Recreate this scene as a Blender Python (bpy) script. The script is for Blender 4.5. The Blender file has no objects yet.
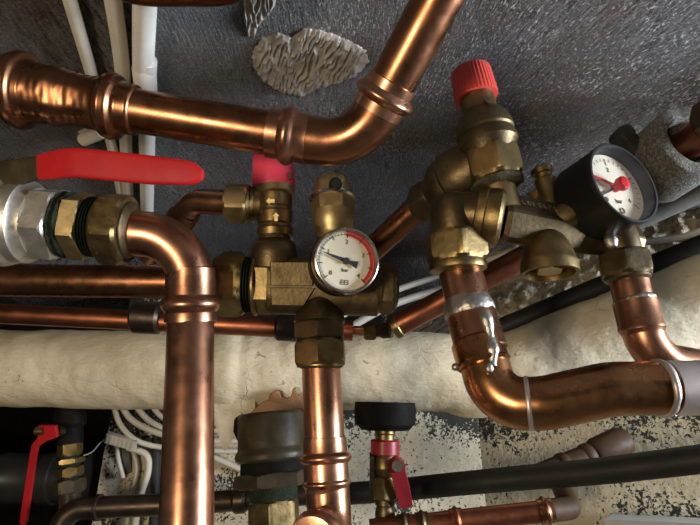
import bpy, bmesh, math, random
from mathutils import Vector, Matrix, noise
random.seed(4)
S = bpy.context.scene
COL = S.collection
F = 505.0
PITCH = math.radians(22.0)
CAM = Vector((0, 0, 1.58))
cP, sP = math.cos(PITCH), math.sin(PITCH)
FWD = Vector((0, cP, sP)); UP = Vector((0, -sP, cP)); RT = Vector((1, 0, 0))
CEIL = CAM.z + 0.42
BACK_Y = 1.03
# the room's oblique right wall runs from WR0 (corner) to WR1
WR0 = Vector((0.25, BACK_Y, 0)); WR1 = Vector((0.95, BACK_Y - 0.44, 0))
WN = Vector((WR0.y - WR1.y, WR1.x - WR0.x, 0)).normalized()   # outward

def ray(px, py):
    return RT * ((px - 350) / F) + UP * ((262.5 - py) / F) + FWD
def V(px, py, d): return CAM + ray(px, py) * d
def dep(p): return (p - CAM).dot(FWD)
def VC(px, py, off=0.0):
    r = ray(px, py); return CAM + r * ((CEIL - off - CAM.z) / r.z)
def VB(px, py, off=0.0):
    r = ray(px, py); return CAM + r * ((BACK_Y - off) / r.y)
def VR(px, py, off=0.0):
    r = ray(px, py); return CAM + r * ((WR0.dot(WN) - off) / r.dot(WN))

# ------------------------------------------------------------------ materials
def rgb(c): return (c[0], c[1], c[2], 1)
def new_mat(name):
    m = bpy.data.materials.new(name); m.use_nodes = True
    nt = m.node_tree; nt.nodes.clear()
    out = nt.nodes.new('ShaderNodeOutputMaterial'); b = nt.nodes.new('ShaderNodeBsdfPrincipled')
    nt.links.new(b.outputs[0], out.inputs[0])
    return m, nt, b
def N(nt, typ, **kw):
    n = nt.nodes.new(typ)
    for k, v in kw.items():
        if k.startswith('i_'): n.inputs[k[2:].replace('_', ' ')].default_value = v
        else: setattr(n, k, v)
    return n
def coords(nt, scale=(1, 1, 1), rot=(0, 0, 0)):
    g = N(nt, 'ShaderNodeNewGeometry')
    mp = N(nt, 'ShaderNodeMapping'); mp.inputs['Scale'].default_value = scale; mp.inputs['Rotation'].default_value = rot
    tc = N(nt, 'ShaderNodeTexCoord')
    nt.links.new(tc.outputs['Object'], mp.inputs['Vector'])
    return mp.outputs[0]
def ramp(nt, src, stops):
    r = N(nt, 'ShaderNodeValToRGB'); e = r.color_ramp.elements
    while len(e) < len(stops): e.new(0.5)
    for i, (p, c) in enumerate(stops):
        e[i].position = p; e[i].color = rgb(c) if len(c) == 3 else c
    nt.links.new(src, r.inputs[0]); return r.outputs[0]
def noi(nt, vec, scale, detail=4, rough=0.6, dist=0.0):
    n = N(nt, 'ShaderNodeTexNoise'); n.inputs['Scale'].default_value = scale; n.inputs['Detail'].default_value = detail
    n.inputs['Roughness'].default_value = rough; n.inputs['Distortion'].default_value = dist
    nt.links.new(vec, n.inputs['Vector']); return n.outputs[0]
def mixc(nt, fac, a, b):
    m = N(nt, 'ShaderNodeMix', data_type='RGBA')
    if isinstance(fac, float): m.inputs[0].default_value = fac
    else: nt.links.new(fac, m.inputs[0])
    for s, v in ((6, a), (7, b)):
        if isinstance(v, tuple): m.inputs[s].default_value = rgb(v)
        else: nt.links.new(v, m.inputs[s])
    return m.outputs[2]
def math_(nt, op, a, b):
    m = N(nt, 'ShaderNodeMath', operation=op)
    for i, v in enumerate((a, b)):
        if isinstance(v, (int, float)): m.inputs[i].default_value = v
        else: nt.links.new(v, m.inputs[i])
    return m.outputs[0]
def bump(nt, b, h, strength, dist=0.002):
    n = N(nt, 'ShaderNodeBump'); n.inputs['Strength'].default_value = strength; n.inputs['Distance'].default_value = dist
    nt.links.new(h, n.inputs['Height']); nt.links.new(n.outputs[0], b.inputs['Normal'])
def simple(name, c1, c2, rough=(0.3, 0.5), metal=0.0, scale=40, bscale=150, bstr=0.15, bdist=0.001, spots=None, stops=(0.35, 0.68), spec=0.5):
    m, nt, b = new_mat(name)
    v = coords(nt)
    n = noi(nt, v, scale, 6, 0.65, 0.3)
    c = ramp(nt, n, [(stops[0], c1), (stops[1], c2)])
    if spots:
        n2 = noi(nt, v, spots[1], 5, 0.7)
        f = ramp(nt, n2, [(spots[2], (0, 0, 0)), (spots[2] + 0.06, (1, 1, 1))])
        c = mixc(nt, f, c, spots[0])
        if metal:
            r2 = ramp(nt, n2, [(spots[2], (metal,) * 3), (spots[2] + 0.06, (0.15,) * 3)])
            nt.links.new(r2, b.inputs['Metallic'])
    nt.links.new(c, b.inputs['Base Color'])
    b.inputs['Specular IOR Level'].default_value = spec
    if not (spots and metal): b.inputs['Metallic'].default_value = metal
    rr = ramp(nt, noi(nt, v, scale * 1.7, 4), [(0.3, (rough[0],) * 3), (0.7, (rough[1],) * 3)])
    nt.links.new(rr, b.inputs['Roughness'])
    if bstr: bump(nt, b, noi(nt, v, bscale, 5, 0.6), bstr, bdist)
    return m

MT = {}
MT['copper'] = simple('copper', (0.50, 0.25, 0.15), (0.33, 0.15, 0.085), (0.24, 0.40), 1.0, 28, 90, 0.06, spots=((0.10, 0.045, 0.025), 130, 0.69))
MT['copper_bright'] = simple('copper_bright', (0.60, 0.32, 0.20), (0.46, 0.225, 0.135), (0.24, 0.38), 1.0, 30, 60, 0.05)
MT['copper_brown'] = simple('copper_brown', (0.36, 0.165, 0.083), (0.19, 0.08, 0.039), (0.22, 0.40), 1.0, 24, 90, 0.06, spots=((0.06, 0.03, 0.018), 110, 0.68))
MT['copper_amber'] = simple('copper_amber', (0.50, 0.235, 0.10), (0.33, 0.145, 0.058), (0.2, 0.36), 1.0, 22, 80, 0.06, spots=((0.07, 0.035, 0.02), 100, 0.70))
MT['copper_red'] = simple('copper_red', (0.40, 0.15, 0.08), (0.24, 0.08, 0.045), (0.32, 0.5), 1.0, 24, 90, 0.05)
MT['copper_dark'] = simple('copper_dark', (0.085, 0.058, 0.04), (0.04, 0.03, 0.022), (0.35, 0.5), 0.85, 30, 100, 0.12)
MT['copper_ox'] = simple('copper_oxidised', (0.07, 0.036, 0.016), (0.036, 0.02, 0.010), (0.5, 0.65), 0.1, 50, 120, 0.2, spec=0.25)
MT['brass'] = simple('brass', (0.30, 0.215, 0.095), (0.17, 0.118, 0.05), (0.33, 0.5), 1.0, 45, 260, 0.22, spots=((0.085, 0.055, 0.022), 90, 0.62))
MT['brass_light'] = simple('brass_light', (0.56, 0.43, 0.22), (0.42, 0.31, 0.145), (0.4, 0.55), 1.0, 50, 220, 0.15)
MT['brass_dark'] = simple('brass_dark', (0.15, 0.108, 0.055), (0.075, 0.053, 0.026), (0.36, 0.54), 0.9, 40, 240, 0.3, spots=((0.04, 0.032, 0.018), 70, 0.62))
MT['nickel'] = simple('nickel', (0.62, 0.58, 0.50), (0.48, 0.44, 0.37), (0.38, 0.5), 0.9, 50, 300, 0.25)
MT['steel'] = simple('steel', (0.66, 0.61, 0.53), (0.55, 0.51, 0.44), (0.2, 0.3), 1.0, 40, 100, 0.03)
MT['solder'] = simple('solder', (0.60, 0.57, 0.52), (0.42, 0.38, 0.33), (0.3, 0.45), 1.0, 60, 160, 0.7, 0.002)
MT['tinned'] = simple('tinned_copper', (0.60, 0.53, 0.52), (0.48, 0.40, 0.37), (0.36, 0.5), 0.75, 26, 70, 0.12)
MT['verdigris'] = simple('verdigris', (0.024, 0.036, 0.019), (0.010, 0.014, 0.009), (0.7, 0.85), 0.0, 90, 300, 0.9, 0.002, spec=0.15)
MT['moss'] = simple('crust', (0.10, 0.085, 0.035), (0.035, 0.03, 0.016), (0.8, 0.95), 0.0, 120, 260, 1.0, 0.003)
MT['red_paint'] = simple('red_paint', (0.52, 0.014, 0.018), (0.44, 0.011, 0.015), (0.45, 0.55), 0.0, 30, 70, 0.12, spots=((0.60, 0.25, 0.22), 75, 0.74), spec=0.22)
MT['red_dull'] = simple('red_dull', (0.34, 0.02, 0.03), (0.22, 0.014, 0.02), (0.3, 0.45), 0.0, 30, 70, 0.1)
MT['pink'] = simple('red_pink_plastic', (0.92, 0.07, 0.14), (0.86, 0.06, 0.125), (0.38, 0.48), 0.0, 30, 80, 0.05)
MT['red_cap'] = simple('red_cap_plastic', (0.72, 0.075, 0.055), (0.62, 0.06, 0.045), (0.45, 0.55), 0.0, 30, 80, 0.05)
MT['black'] = simple('black_plastic', (0.007, 0.007, 0.007), (0.011, 0.0105, 0.010), (0.42, 0.55), 0.0, 30, 200, 0.05, spec=0.3)
MT['black_rubber'] = simple('black_rubber', (0.014, 0.014, 0.012), (0.028, 0.027, 0.022), (0.5, 0.65), 0.0, 20, 200, 0.15, spec=0.35)
MT['grey_pipe'] = simple('grey_drain_plastic', (0.018, 0.017, 0.015), (0.026, 0.024, 0.021), (0.3, 0.42), 0.0, 20, 100, 0.04)
MT['foam'] = simple('grey_foam', (0.07, 0.066, 0.056), (0.21, 0.198, 0.165), (0.75, 0.95), 0.0, 330, 420, 1.0, 0.003, stops=(0.44, 0.62))
MT['foam_dark'] = simple('grey_foam_dark', (0.085, 0.08, 0.072), (0.12, 0.112, 0.10), (0.7, 0.9), 0.0, 60, 420, 0.4, 0.001)
MT['iron'] = simple('dark_iron', (0.062, 0.046, 0.022), (0.026, 0.019, 0.010), (0.36, 0.5), 0.0, 45, 160, 0.3, 0.001, spec=0.3)
MT['iron_black'] = simple('black_iron', (0.012, 0.010, 0.008), (0.006, 0.005, 0.004), (0.6, 0.75), 0.0, 45, 130, 0.3, 0.0015, spec=0.08)
MT['cable'] = simple('white_cable', (0.68, 0.62, 0.51), (0.58, 0.53, 0.43), (0.4, 0.55), 0.0, 40, 120, 0.05)
MT['cable_grey'] = simple('grey_cable', (0.62, 0.62, 0.60), (0.5, 0.5, 0.48), (0.4, 0.5), 0.0, 40, 120, 0.05)
MT['conduit'] = simple('white_conduit', (0.80, 0.78, 0.72), (0.72, 0.70, 0.64), (0.25, 0.35), 0.0, 20, 80, 0.04)
MT['paper'] = simple('brown_paper', (0.36, 0.19, 0.085), (0.26, 0.13, 0.055), (0.8, 0.9), 0.0, 50, 120, 0.4)
MT['dial'] = simple('dial_face', (0.70, 0.64, 0.50), (0.66, 0.60, 0.46), (0.5, 0.6), 0.0, 20, 100, 0.0)
MT['ink'] = simple('dial_ink', (0.02, 0.018, 0.016), (0.025, 0.022, 0.02), (0.5, 0.6), 0.0, 20, 100, 0.0)
MT['dial_red'] = simple('dial_red', (0.60, 0.03, 0.04), (0.55, 0.03, 0.04), (0.5, 0.6), 0.0, 20, 100, 0.0)
MT['floor'] = simple('concrete_floor', (0.22, 0.21, 0.19), (0.15, 0.14, 0.13), (0.8, 0.9), 0.0, 8, 60, 0.3)
MT['ledge'] = simple('pale_ledge', (0.60, 0.60, 0.58), (0.5, 0.5, 0.48), (0.6, 0.75), 0.0, 12, 120, 0.3)
MT['stain'] = simple('brown_stain', (0.18, 0.10, 0.05), (0.10, 0.06, 0.03), (0.7, 0.9), 0.0, 40, 100, 0.2)
def glass_mat():
    m = bpy.data.materials.new('gauge_glass'); m.use_nodes = True; nt = m.node_tree; nt.nodes.clear()
    out = nt.nodes.new('ShaderNodeOutputMaterial'); mx = nt.nodes.new('ShaderNodeMixShader')
    tr = nt.nodes.new('ShaderNodeBsdfTransparent'); gl = nt.nodes.new('ShaderNodeBsdfGlossy')
    gl.inputs['Roughness'].default_value = 0.04; mx.inputs[0].default_value = 0.035
    nt.links.new(tr.outputs[0], mx.inputs[1]); nt.links.new(gl.outputs[0], mx.inputs[2]); nt.links.new(mx.outputs[0], out.inputs[0])
    return m
MT['glass'] = glass_mat()

def ceiling_mat():
    m, nt, b = new_mat('ceiling_concrete')
    tc = N(nt, 'ShaderNodeTexCoord')
    # brush strokes: bent slowly by a low-frequency noise
    warp = noi(nt, tc.outputs['Object'], 2.2, 1)
    rot = N(nt, 'ShaderNodeVectorRotate', rotation_type='Z_AXIS')
    nt.links.new(tc.outputs['Object'], rot.inputs['Vector'])
    sep = N(nt, 'ShaderNodeSeparateXYZ'); nt.links.new(tc.outputs['Object'], sep.inputs[0])
    mr = N(nt, 'ShaderNodeMapRange'); mr.inputs[1].default_value = -0.02; mr.inputs[2].default_value = 0.16
    mr.inputs[3].default_value = 0.0; mr.inputs[4].default_value = -0.5
    nt.links.new(sep.outputs[0], mr.inputs[0])
    nt.links.new(math_(nt, 'ADD', mr.outputs[0], math_(nt, 'MULTIPLY', math_(nt, 'SUBTRACT', warp, 0.5), 0.5)), rot.inputs['Angle'])
    mp = N(nt, 'ShaderNodeMapping'); mp.inputs['Scale'].default_value = (330, 34, 40)
    nt.links.new(rot.outputs[0], mp.inputs['Vector'])
    streak = noi(nt, mp.outputs[0], 1.0, 6, 0.7, 0.3)
    fine = noi(nt, tc.outputs['Object'], 330, 4, 0.65)
    vor = N(nt, 'ShaderNodeTexVoronoi'); vor.inputs['Scale'].default_value = 260
    nt.links.new(tc.outputs['Object'], vor.inputs['Vector'])
    big = noi(nt, tc.outputs['Object'], 9, 4, 0.6)
    col = ramp(nt, big, [(0.3, (0.20, 0.19, 0.186)), (0.5, (0.145, 0.135, 0.128)), (0.66, (0.14, 0.10, 0.072))])
    col = mixc(nt, ramp(nt, streak, [(0.42, (0.95,) * 3), (0.52, (0, 0, 0))]), col, (0.04, 0.035, 0.032))
    # pale flecks along the trowel strokes: specular glints painted into the base colour
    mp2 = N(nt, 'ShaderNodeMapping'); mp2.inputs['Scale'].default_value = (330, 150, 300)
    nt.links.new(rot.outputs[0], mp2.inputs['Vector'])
    glint = noi(nt, mp2.outputs[0], 1.0, 3, 0.6, 0.6)
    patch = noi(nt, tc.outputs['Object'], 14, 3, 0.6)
    gth = math_(nt, 'ADD', glint, math_(nt, 'MULTIPLY', math_(nt, 'SUBTRACT', patch, 0.5), 0.35))
    glint_f = ramp(nt, gth, [(0.60, (0, 0, 0)), (0.64, (0.9,) * 3)])
    gx = N(nt, 'ShaderNodeMapRange'); gx.inputs[1].default_value = -0.16; gx.inputs[2].default_value = 0.08  # painted glints and pale streaks fade out towards the left
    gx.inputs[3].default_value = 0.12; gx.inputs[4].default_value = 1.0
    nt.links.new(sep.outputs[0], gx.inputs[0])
    glint_f = math_(nt, 'MULTIPLY', glint_f, gx.outputs[0])
    col = mixc(nt, math_(nt, 'MULTIPLY', ramp(nt, streak, [(0.57, (0, 0, 0)), (0.66, (0.6,) * 3)]), gx.outputs[0]), col, (0.42, 0.40, 0.39))  # pale streaks: bright highlight lines of the glossy ceiling, put into its colour
    col = mixc(nt, glint_f, col, (0.78, 0.76, 0.76))
    nt.links.new(col, b.inputs['Base Color'])
    b.inputs['Specular IOR Level'].default_value = 0.9
    rr = ramp(nt, fine, [(0.35, (0.15,) * 3), (0.65, (0.36,) * 3)]); nt.links.new(rr, b.inputs['Roughness'])
    h = math_(nt, 'ADD', math_(nt, 'MULTIPLY', streak, 1.6), math_(nt, 'MULTIPLY', fine, 0.9))
    h = math_(nt, 'ADD', h, math_(nt, 'MULTIPLY', glint_f, 0.6))
    bump(nt, b, h, 1.0, 0.006)
    return m
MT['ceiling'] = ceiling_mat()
def mortar_mat():
    m, nt, b = new_mat('mortar')
    tc = N(nt, 'ShaderNodeTexCoord')
    n = noi(nt, tc.outputs['Object'], 40, 4)
    nt.links.new(ramp(nt, n, [(0.35, (0.40, 0.37, 0.33)), (0.7, (0.25, 0.22, 0.185))]), b.inputs['Base Color'])
    b.inputs['Roughness'].default_value = 0.36; b.inputs['Specular IOR Level'].default_value = 0.75
    bump(nt, b, noi(nt, tc.outputs['Object'], 260, 4), 0.4, 0.0015)
    return m
MT['mortar'] = mortar_mat()
def lagging_mat():
    m, nt, b = new_mat('plaster_lagging')
    tc = N(nt, 'ShaderNodeTexCoord'); o = tc.outputs['Object']
    n1 = noi(nt, o, 14, 5, 0.6)
    c = ramp(nt, n1, [(0.32, (0.50, 0.42, 0.275)), (0.62, (0.72, 0.62, 0.43))])
    n2 = noi(nt, o, 55, 6, 0.75, 0.8)
    msk = noi(nt, o, 7, 2)
    f = ramp(nt, math_(nt, 'MULTIPLY', ramp(nt, n2, [(0.60, (0, 0, 0)), (0.66, (1, 1, 1))]), ramp(nt, msk, [(0.5, (0, 0, 0)), (0.62, (1, 1, 1))])), [(0, (0, 0, 0)), (1, (0.8,) * 3)])
    c = mixc(nt, f, c, (0.22, 0.15, 0.085))
    # fine hair cracks
    vor = N(nt, 'ShaderNodeTexVoronoi', feature='DISTANCE_TO_EDGE'); vor.inputs['Scale'].default_value = 9
    wv = N(nt, 'ShaderNodeVectorMath', operation='ADD')
    nn = N(nt, 'ShaderNodeTexNoise'); nn.inputs['Scale'].default_value = 22; nt.links.new(o, nn.inputs['Vector'])
    sc = N(nt, 'ShaderNodeVectorMath', operation='SCALE'); sc.inputs['Scale'].default_value = 0.06
    nt.links.new(nn.outputs['Color'], sc.inputs[0]); nt.links.new(o, wv.inputs[0]); nt.links.new(sc.outputs[0], wv.inputs[1])
    nt.links.new(wv.outputs[0], vor.inputs['Vector'])
    cr = ramp(nt, vor.outputs['Distance'], [(0.0, (0.6,) * 3), (0.007, (0, 0, 0))])
    cr = math_(nt, 'MULTIPLY', cr, ramp(nt, noi(nt, o, 11, 2), [(0.56, (0, 0, 0)), (0.62, (1, 1, 1))]))
    c = mixc(nt, cr, c, (0.15, 0.12, 0.08))
    nt.links.new(c, b.inputs['Base Color']); b.inputs['Roughness'].default_value = 0.72
    mp = N(nt, 'ShaderNodeMapping'); mp.inputs['Scale'].default_value = (60, 60, 220); mp.inputs['Rotation'].default_value = (0.2, 0.5, 0.3)
    nt.links.new(o, mp.inputs['Vector'])
    h = math_(nt, 'ADD', noi(nt, mp.outputs[0], 1.0, 4, 0.6, 0.5), math_(nt, 'MULTIPLY', noi(nt, o, 40, 5, 0.6), 1.2))
    h = math_(nt, 'SUBTRACT', h, cr)
    bump(nt, b, h, 0.5, 0.003)
    return m
MT['lagging'] = lagging_mat()
def wall_mat():
    m, nt, b = new_mat('mouldy_plaster')
    tc = N(nt, 'ShaderNodeTexCoord'); o = tc.outputs['Object']
    c = ramp(nt, noi(nt, o, 10, 4), [(0.35, (0.56, 0.485, 0.335)), (0.65, (0.72, 0.64, 0.47))])
    sep = N(nt, 'ShaderNodeSeparateXYZ'); nt.links.new(o, sep.inputs[0])
    mr = N(nt, 'ShaderNodeMapRange'); mr.inputs[1].default_value = CAM.z + 0.02; mr.inputs[2].default_value = CAM.z + 0.12
    mr.inputs[3].default_value = 0.02; mr.inputs[4].default_value = 0.19
    nt.links.new(sep.outputs[2], mr.inputs[0])
    msk = math_(nt, 'MULTIPLY', math_(nt, 'SUBTRACT', noi(nt, o, 10, 3, 0.6), 0.5), 0.55)
    small = math_(nt, 'ADD', math_(nt, 'ADD', noi(nt, o, 210, 3, 0.55, 0.6), msk), mr.outputs[0])
    large = math_(nt, 'ADD', math_(nt, 'ADD', noi(nt, o, 70, 5, 0.65, 0.6), math_(nt, 'MULTIPLY', msk, 1.3)), math_(nt, 'MULTIPLY', mr.outputs[0], 1.25))
    f = math_(nt, 'MAXIMUM', ramp(nt, small, [(0.60, (0, 0, 0)), (0.64, (0.97,) * 3)]), ramp(nt, large, [(0.645, (0, 0, 0)), (0.67, (0.97,) * 3)]))
    c = mixc(nt, f, c, (0.016, 0.014, 0.011))
    nt.links.new(c, b.inputs['Base Color']); b.inputs['Roughness'].default_value = 0.85
    h = math_(nt, 'ADD', noi(nt, o, 60, 5, 0.6), math_(nt, 'MULTIPLY', f, -0.3))
    bump(nt, b, h, 0.7, 0.004)
    return m
MT['wall'] = wall_mat()
def rubble_mat():
    m, nt, b = new_mat('rough_render')
    tc = N(nt, 'ShaderNodeTexCoord'); o = tc.outputs['Object']
    n = noi(nt, o, 70, 5, 0.6)
    nt.links.new(ramp(nt, n, [(0.32, (0.22, 0.175, 0.11)), (0.55, (0.66, 0.57, 0.41))]), b.inputs['Base Color'])
    b.inputs['Roughness'].default_value = 0.9
    bump(nt, b, n, 1.0, 0.008)
    return m
MT['rubble'] = rubble_mat()

# ------------------------------------------------------------------ mesh builder
def perp(a):
    u = a.cross(FWD)
    if u.length < 0.2: u = a.cross(RT)
    u.normalize(); return u, a.cross(u).normalized()
class M:
    def __init__(s): s.v = []; s.f = []
    def add(s, vs, fs):
        o = len(s.v); s.v += [Vector(p) for p in vs]; s.f += [[i + o for i in f] for f in fs]
    def rings(s, rings, closed=False, cap=True):
        n = len(rings[0]); vs = [p for r in rings for p in r]; fs = []
        k = len(rings)
        for i in range(k if closed else k - 1):
            a, b2 = i * n, ((i + 1) % k) * n
            for j in range(n): fs.append([a + j, a + (j + 1) % n, b2 + (j + 1) % n, b2 + j])
        if cap and not closed:
            fs.append(list(range(n))[::-1]); fs.append([(k - 1) * n + j for j in range(n)])
        s.add(vs, fs); return s
    def lathe(s, A, B, prof, seg=44, m=False, cap=True, hexap=None, rot=0.0, ribs=None, closed=False):
        """prof: (t along A->B, radius); radius in photo pixels at that depth unless m"""
        ax = (B - A).normalized(); u, w = perp(ax); R = []
        for t, r in prof:
            c = A.lerp(B, t); k = 1.0 if m else dep(A.lerp(B, 0.5)) / F
            ring = []
            for j in range(seg):
                a = 2 * math.pi * j / seg - (rot if hexap else 0); rr = r
                if hexap:
                    h = ((2 * math.pi * j / seg + 1e-7) % (math.pi / 3)) - math.pi / 6
                    rr = min(r, hexap / math.cos(h))
                if ribs and r > ribs[1]:
                    rr = r * (1 - (ribs[2] if (j % ribs[0]) < ribs[0] / 2 else 0))
                ring.append(c + (u * math.cos(a) + w * math.sin(a)) * rr * k)
            R.append(ring)
        return s.rings(R, cap=cap, closed=closed)
    def nut(s, A, B, ap, rot=0.0, ch=0.16, seg=72):
        """hexagonal nut, apothem ap in photo pixels, chamfered on both faces"""
        e = ap * 1.16
        return s.lathe(A, B, [(0, ap * 0.99), (ch * 0.6, ap * 1.09), (ch * 1.2, e), (1 - ch * 1.2, e), (1 - ch * 0.6, ap * 1.09), (1, ap * 0.99)], seg, hexap=ap, rot=rot)
    def tube(s, path, rad, seg=32, cap=True, wob=0.0):
        n = len(path); R = []
        t0 = (path[1] - path[0]).normalized(); u, w = perp(t0)
        for i, p in enumerate(path):
            t = (path[min(i + 1, n - 1)] - path[max(i - 1, 0)]).normalized()
            u = (u - t * u.dot(t)).normalized(); w = t.cross(u)
            r = rad[i] if isinstance(rad, (list, tuple)) else rad
            ring = []
            for j in range(seg):
                a = 2 * math.pi * j / seg; d = u * math.cos(a) + w * math.sin(a)
                rr = r
                if wob: rr += wob * noise.fractal((p + d * r) * 22, 0.8, 2.0, 4)
                ring.append(p + d * rr)
            R.append(ring)
        return s.rings(R, cap=cap)
    def box(s, c, a, b, d):
        vs = [c + a * i + b * j + d * k for i in (-1, 1) for j in (-1, 1) for k in (-1, 1)]
        s.add(vs, [[0, 1, 3, 2], [4, 6, 7, 5], [0, 4, 5, 1], [2, 3, 7, 6], [0, 2, 6, 4], [1, 5, 7, 3]]); return s
    def prism(s, pts, off, bev=0.0):
        n = len(pts); c = sum(pts, Vector()) / n
        if bev:
            nrm = off.normalized(); k = bev
            def sh(q, f): return [p + (c - p).normalized() * f for p in q]
            layers = [sh(pts, k), [p + nrm * k for p in pts], [p + off - nrm * k for p in pts], [p + off for p in sh(pts, k)]]
        else: layers = [pts, [p + off for p in pts]]
        return s.rings(layers)
    def ball(s, c, r, n=24, sq=(1, 1, 1)):
        R = []
        for i in range(1, n // 2):
            th = math.pi * i / (n // 2)
            R.append([c + Vector((math.sin(th) * math.cos(2 * math.pi * j / n) * sq[0], math.sin(th) * math.sin(2 * math.pi * j / n) * sq[1], math.cos(th) * sq[2])) * r for j in range(n)])
        return s.rings(R)

def fil(pts, r, n=14):
    out = [pts[0]]
    for i in range(1, len(pts) - 1):
        p = pts[i]; rr = r[i - 1] if isinstance(r, (list, tuple)) else r
        a = (pts[i - 1] - p); b = (pts[i + 1] - p)
        ang = a.angle(b); t = min(rr / math.tan(ang / 2), a.length * 0.95, b.length * 0.95)
        a.normalize(); b.normalize(); P0 = p + a * t; P2 = p + b * t
        R = t * math.tan(ang / 2); bis = (a + b).normalized(); C = p + bis * (R / math.sin(ang / 2))
        v0 = P0 - C; v2 = P2 - C; om = v0.angle(v2)
        for k in range(n + 1):
            f = k / n
            out.append(C + (v0 * math.sin((1 - f) * om) + v2 * math.sin(f * om)) / math.sin(om))
    out.append(pts[-1]); return out
def dens(path, step):
    out = [path[0]]
    for a, b in zip(path, path[1:]):
        k = max(1, int((b - a).length / step))
        for i in range(1, k + 1): out.append(a.lerp(b, i / k))
    return out
def spline(pts, n=10):
    q = [pts[0] * 2 - pts[1]] + list(pts) + [pts[-1] * 2 - pts[-2]]; out = []
    for i in range(1, len(q) - 2):
        for k in range(n):
            t = k / n
            out.append(0.5 * ((2 * q[i]) + (q[i + 1] - q[i - 1]) * t + (2 * q[i - 1] - 5 * q[i] + 4 * q[i + 1] - q[i + 2]) * t * t + (3 * q[i] - q[i - 1] - 3 * q[i + 1] + q[i + 2]) * t ** 3))
    out.append(pts[-1]); return out

def tag(o, label, cat, group=None):
    o['label'] = label; o['category'] = cat
    if group: o['group'] = group
def thing(name, label, cat, loc, group=None):
    o = bpy.data.objects.new(name, None); COL.objects.link(o); o.location = loc; o.empty_display_size = 0.02
    tag(o, label, cat, group); return o
def root_of(o):
    while o.parent: o = o.parent
    return o
def build(name, mb, mat, parent=None, ang=35, label=None, loc=None):
    org = root_of(parent).location.copy() if parent else (loc or Vector((0, 0, 0)))
    me = bpy.data.meshes.new(name)
    me.from_pydata([tuple(p - org) for p in mb.v], [], mb.f)
    bm = bmesh.new(); bm.from_mesh(me)
    bmesh.ops.remove_doubles(bm, verts=bm.verts, dist=1e-6)
    bmesh.ops.recalc_face_normals(bm, faces=bm.faces); bm.to_mesh(me); bm.free()
    for p in me.polygons: p.use_smooth = True
    me.set_sharp_from_angle(angle=math.radians(ang))
    me.materials.append(MT[mat])
    o = bpy.data.objects.new(name, me); COL.objects.link(o)
    if parent: o.parent = parent
    else: o.location = org
    if label: o['label'] = label
    return o
def struct(name, mb, mat, ang=35):
    o = build(name, mb, mat, None, ang); o['kind'] = 'structure'; return o
def solo(name, mb, mat, label, cat, loc, group=None, ang=35):
    o = build(name, mb, mat, None, ang, loc=loc); tag(o, label, cat, group); return o
def text(name, s, size, c, xd, yd, mat, parent, lift=0.0004):
    cu = bpy.data.curves.new(name, 'FONT'); cu.body = s; cu.size = size; cu.align_x = 'CENTER'; cu.align_y = 'CENTER'; cu.extrude = 0.00015
    cu.resolution_u = 3
    tmp = bpy.data.objects.new('tmp_text', cu); COL.objects.link(tmp)
    dg = bpy.context.evaluated_depsgraph_get(); dg.update()
    me = bpy.data.meshes.new_from_object(tmp.evaluated_get(dg))
    zd = xd.cross(yd).normalized(); org = root_of(parent).location
    for v in me.vertices:
        p = c + xd * v.co.x + yd * v.co.y + zd * (v.co.z + lift); v.co = p - org
    bpy.data.objects.remove(tmp); bpy.data.curves.remove(cu)
    me.materials.clear(); me.materials.append(MT[mat])
    o = bpy.data.objects.new(name, me); COL.objects.link(o); o.parent = parent
    return o
def ringprof(h, r0, r1, n=7, t0=0.0, t1=1.0):
    """rounded bead: radius r0 at ends, r1 at the crest"""
    return [(t0 + (t1 - t0) * i / n, r0 + (r1 - r0) * math.sin(math.pi * i / n) ** h) for i in range(n + 1)]

# ------------------------------------------------------------------ the room
def quadbox(x0, x1, y0, y1, z0, z1):
    return M().box(Vector(((x0 + x1) / 2, (y0 + y1) / 2, (z0 + z1) / 2)), RT * (x1 - x0) / 2, Vector((0, (y1 - y0) / 2, 0)), Vector((0, 0, (z1 - z0) / 2)))
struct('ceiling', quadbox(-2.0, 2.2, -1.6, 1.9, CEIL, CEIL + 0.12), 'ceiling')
struct('floor', quadbox(-2.0, 2.2, -1.6, 1.9, -0.1, 0.0), 'floor')
xl = VB(101, 470).x
wb = quadbox(xl, WR0.x + 0.05, BACK_Y, BACK_Y + 0.15, 0, CEIL)
struct('wall_back', wb, 'wall')
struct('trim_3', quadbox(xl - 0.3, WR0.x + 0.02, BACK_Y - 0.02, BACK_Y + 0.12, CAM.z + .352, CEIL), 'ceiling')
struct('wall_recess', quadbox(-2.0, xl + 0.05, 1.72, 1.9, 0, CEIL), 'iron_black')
struct('wall_front', quadbox(-2.0, 2.2, -1.72, -1.6, 0, CEIL), 'wall')
struct('wall_left', quadbox(-2.12, -2.0, -1.6, 1.9, 0, CEIL), 'floor')
def wall_right():
    d = (WR1 - WR0).normalized(); z0, z1, zs = 0.0, CEIL, CAM.z + 0.235
    lo = M(); L = (WR1 - WR0).length
    mid = (WR0 + WR1) / 2 + WN * 0.08
    lo.box(Vector((mid.x, mid.y, zs / 2)), d * L / 2, WN * 0.08, Vector((0, 0, zs / 2)))
    return lo
struct('wall_right', wall_right(), 'wall')
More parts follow.
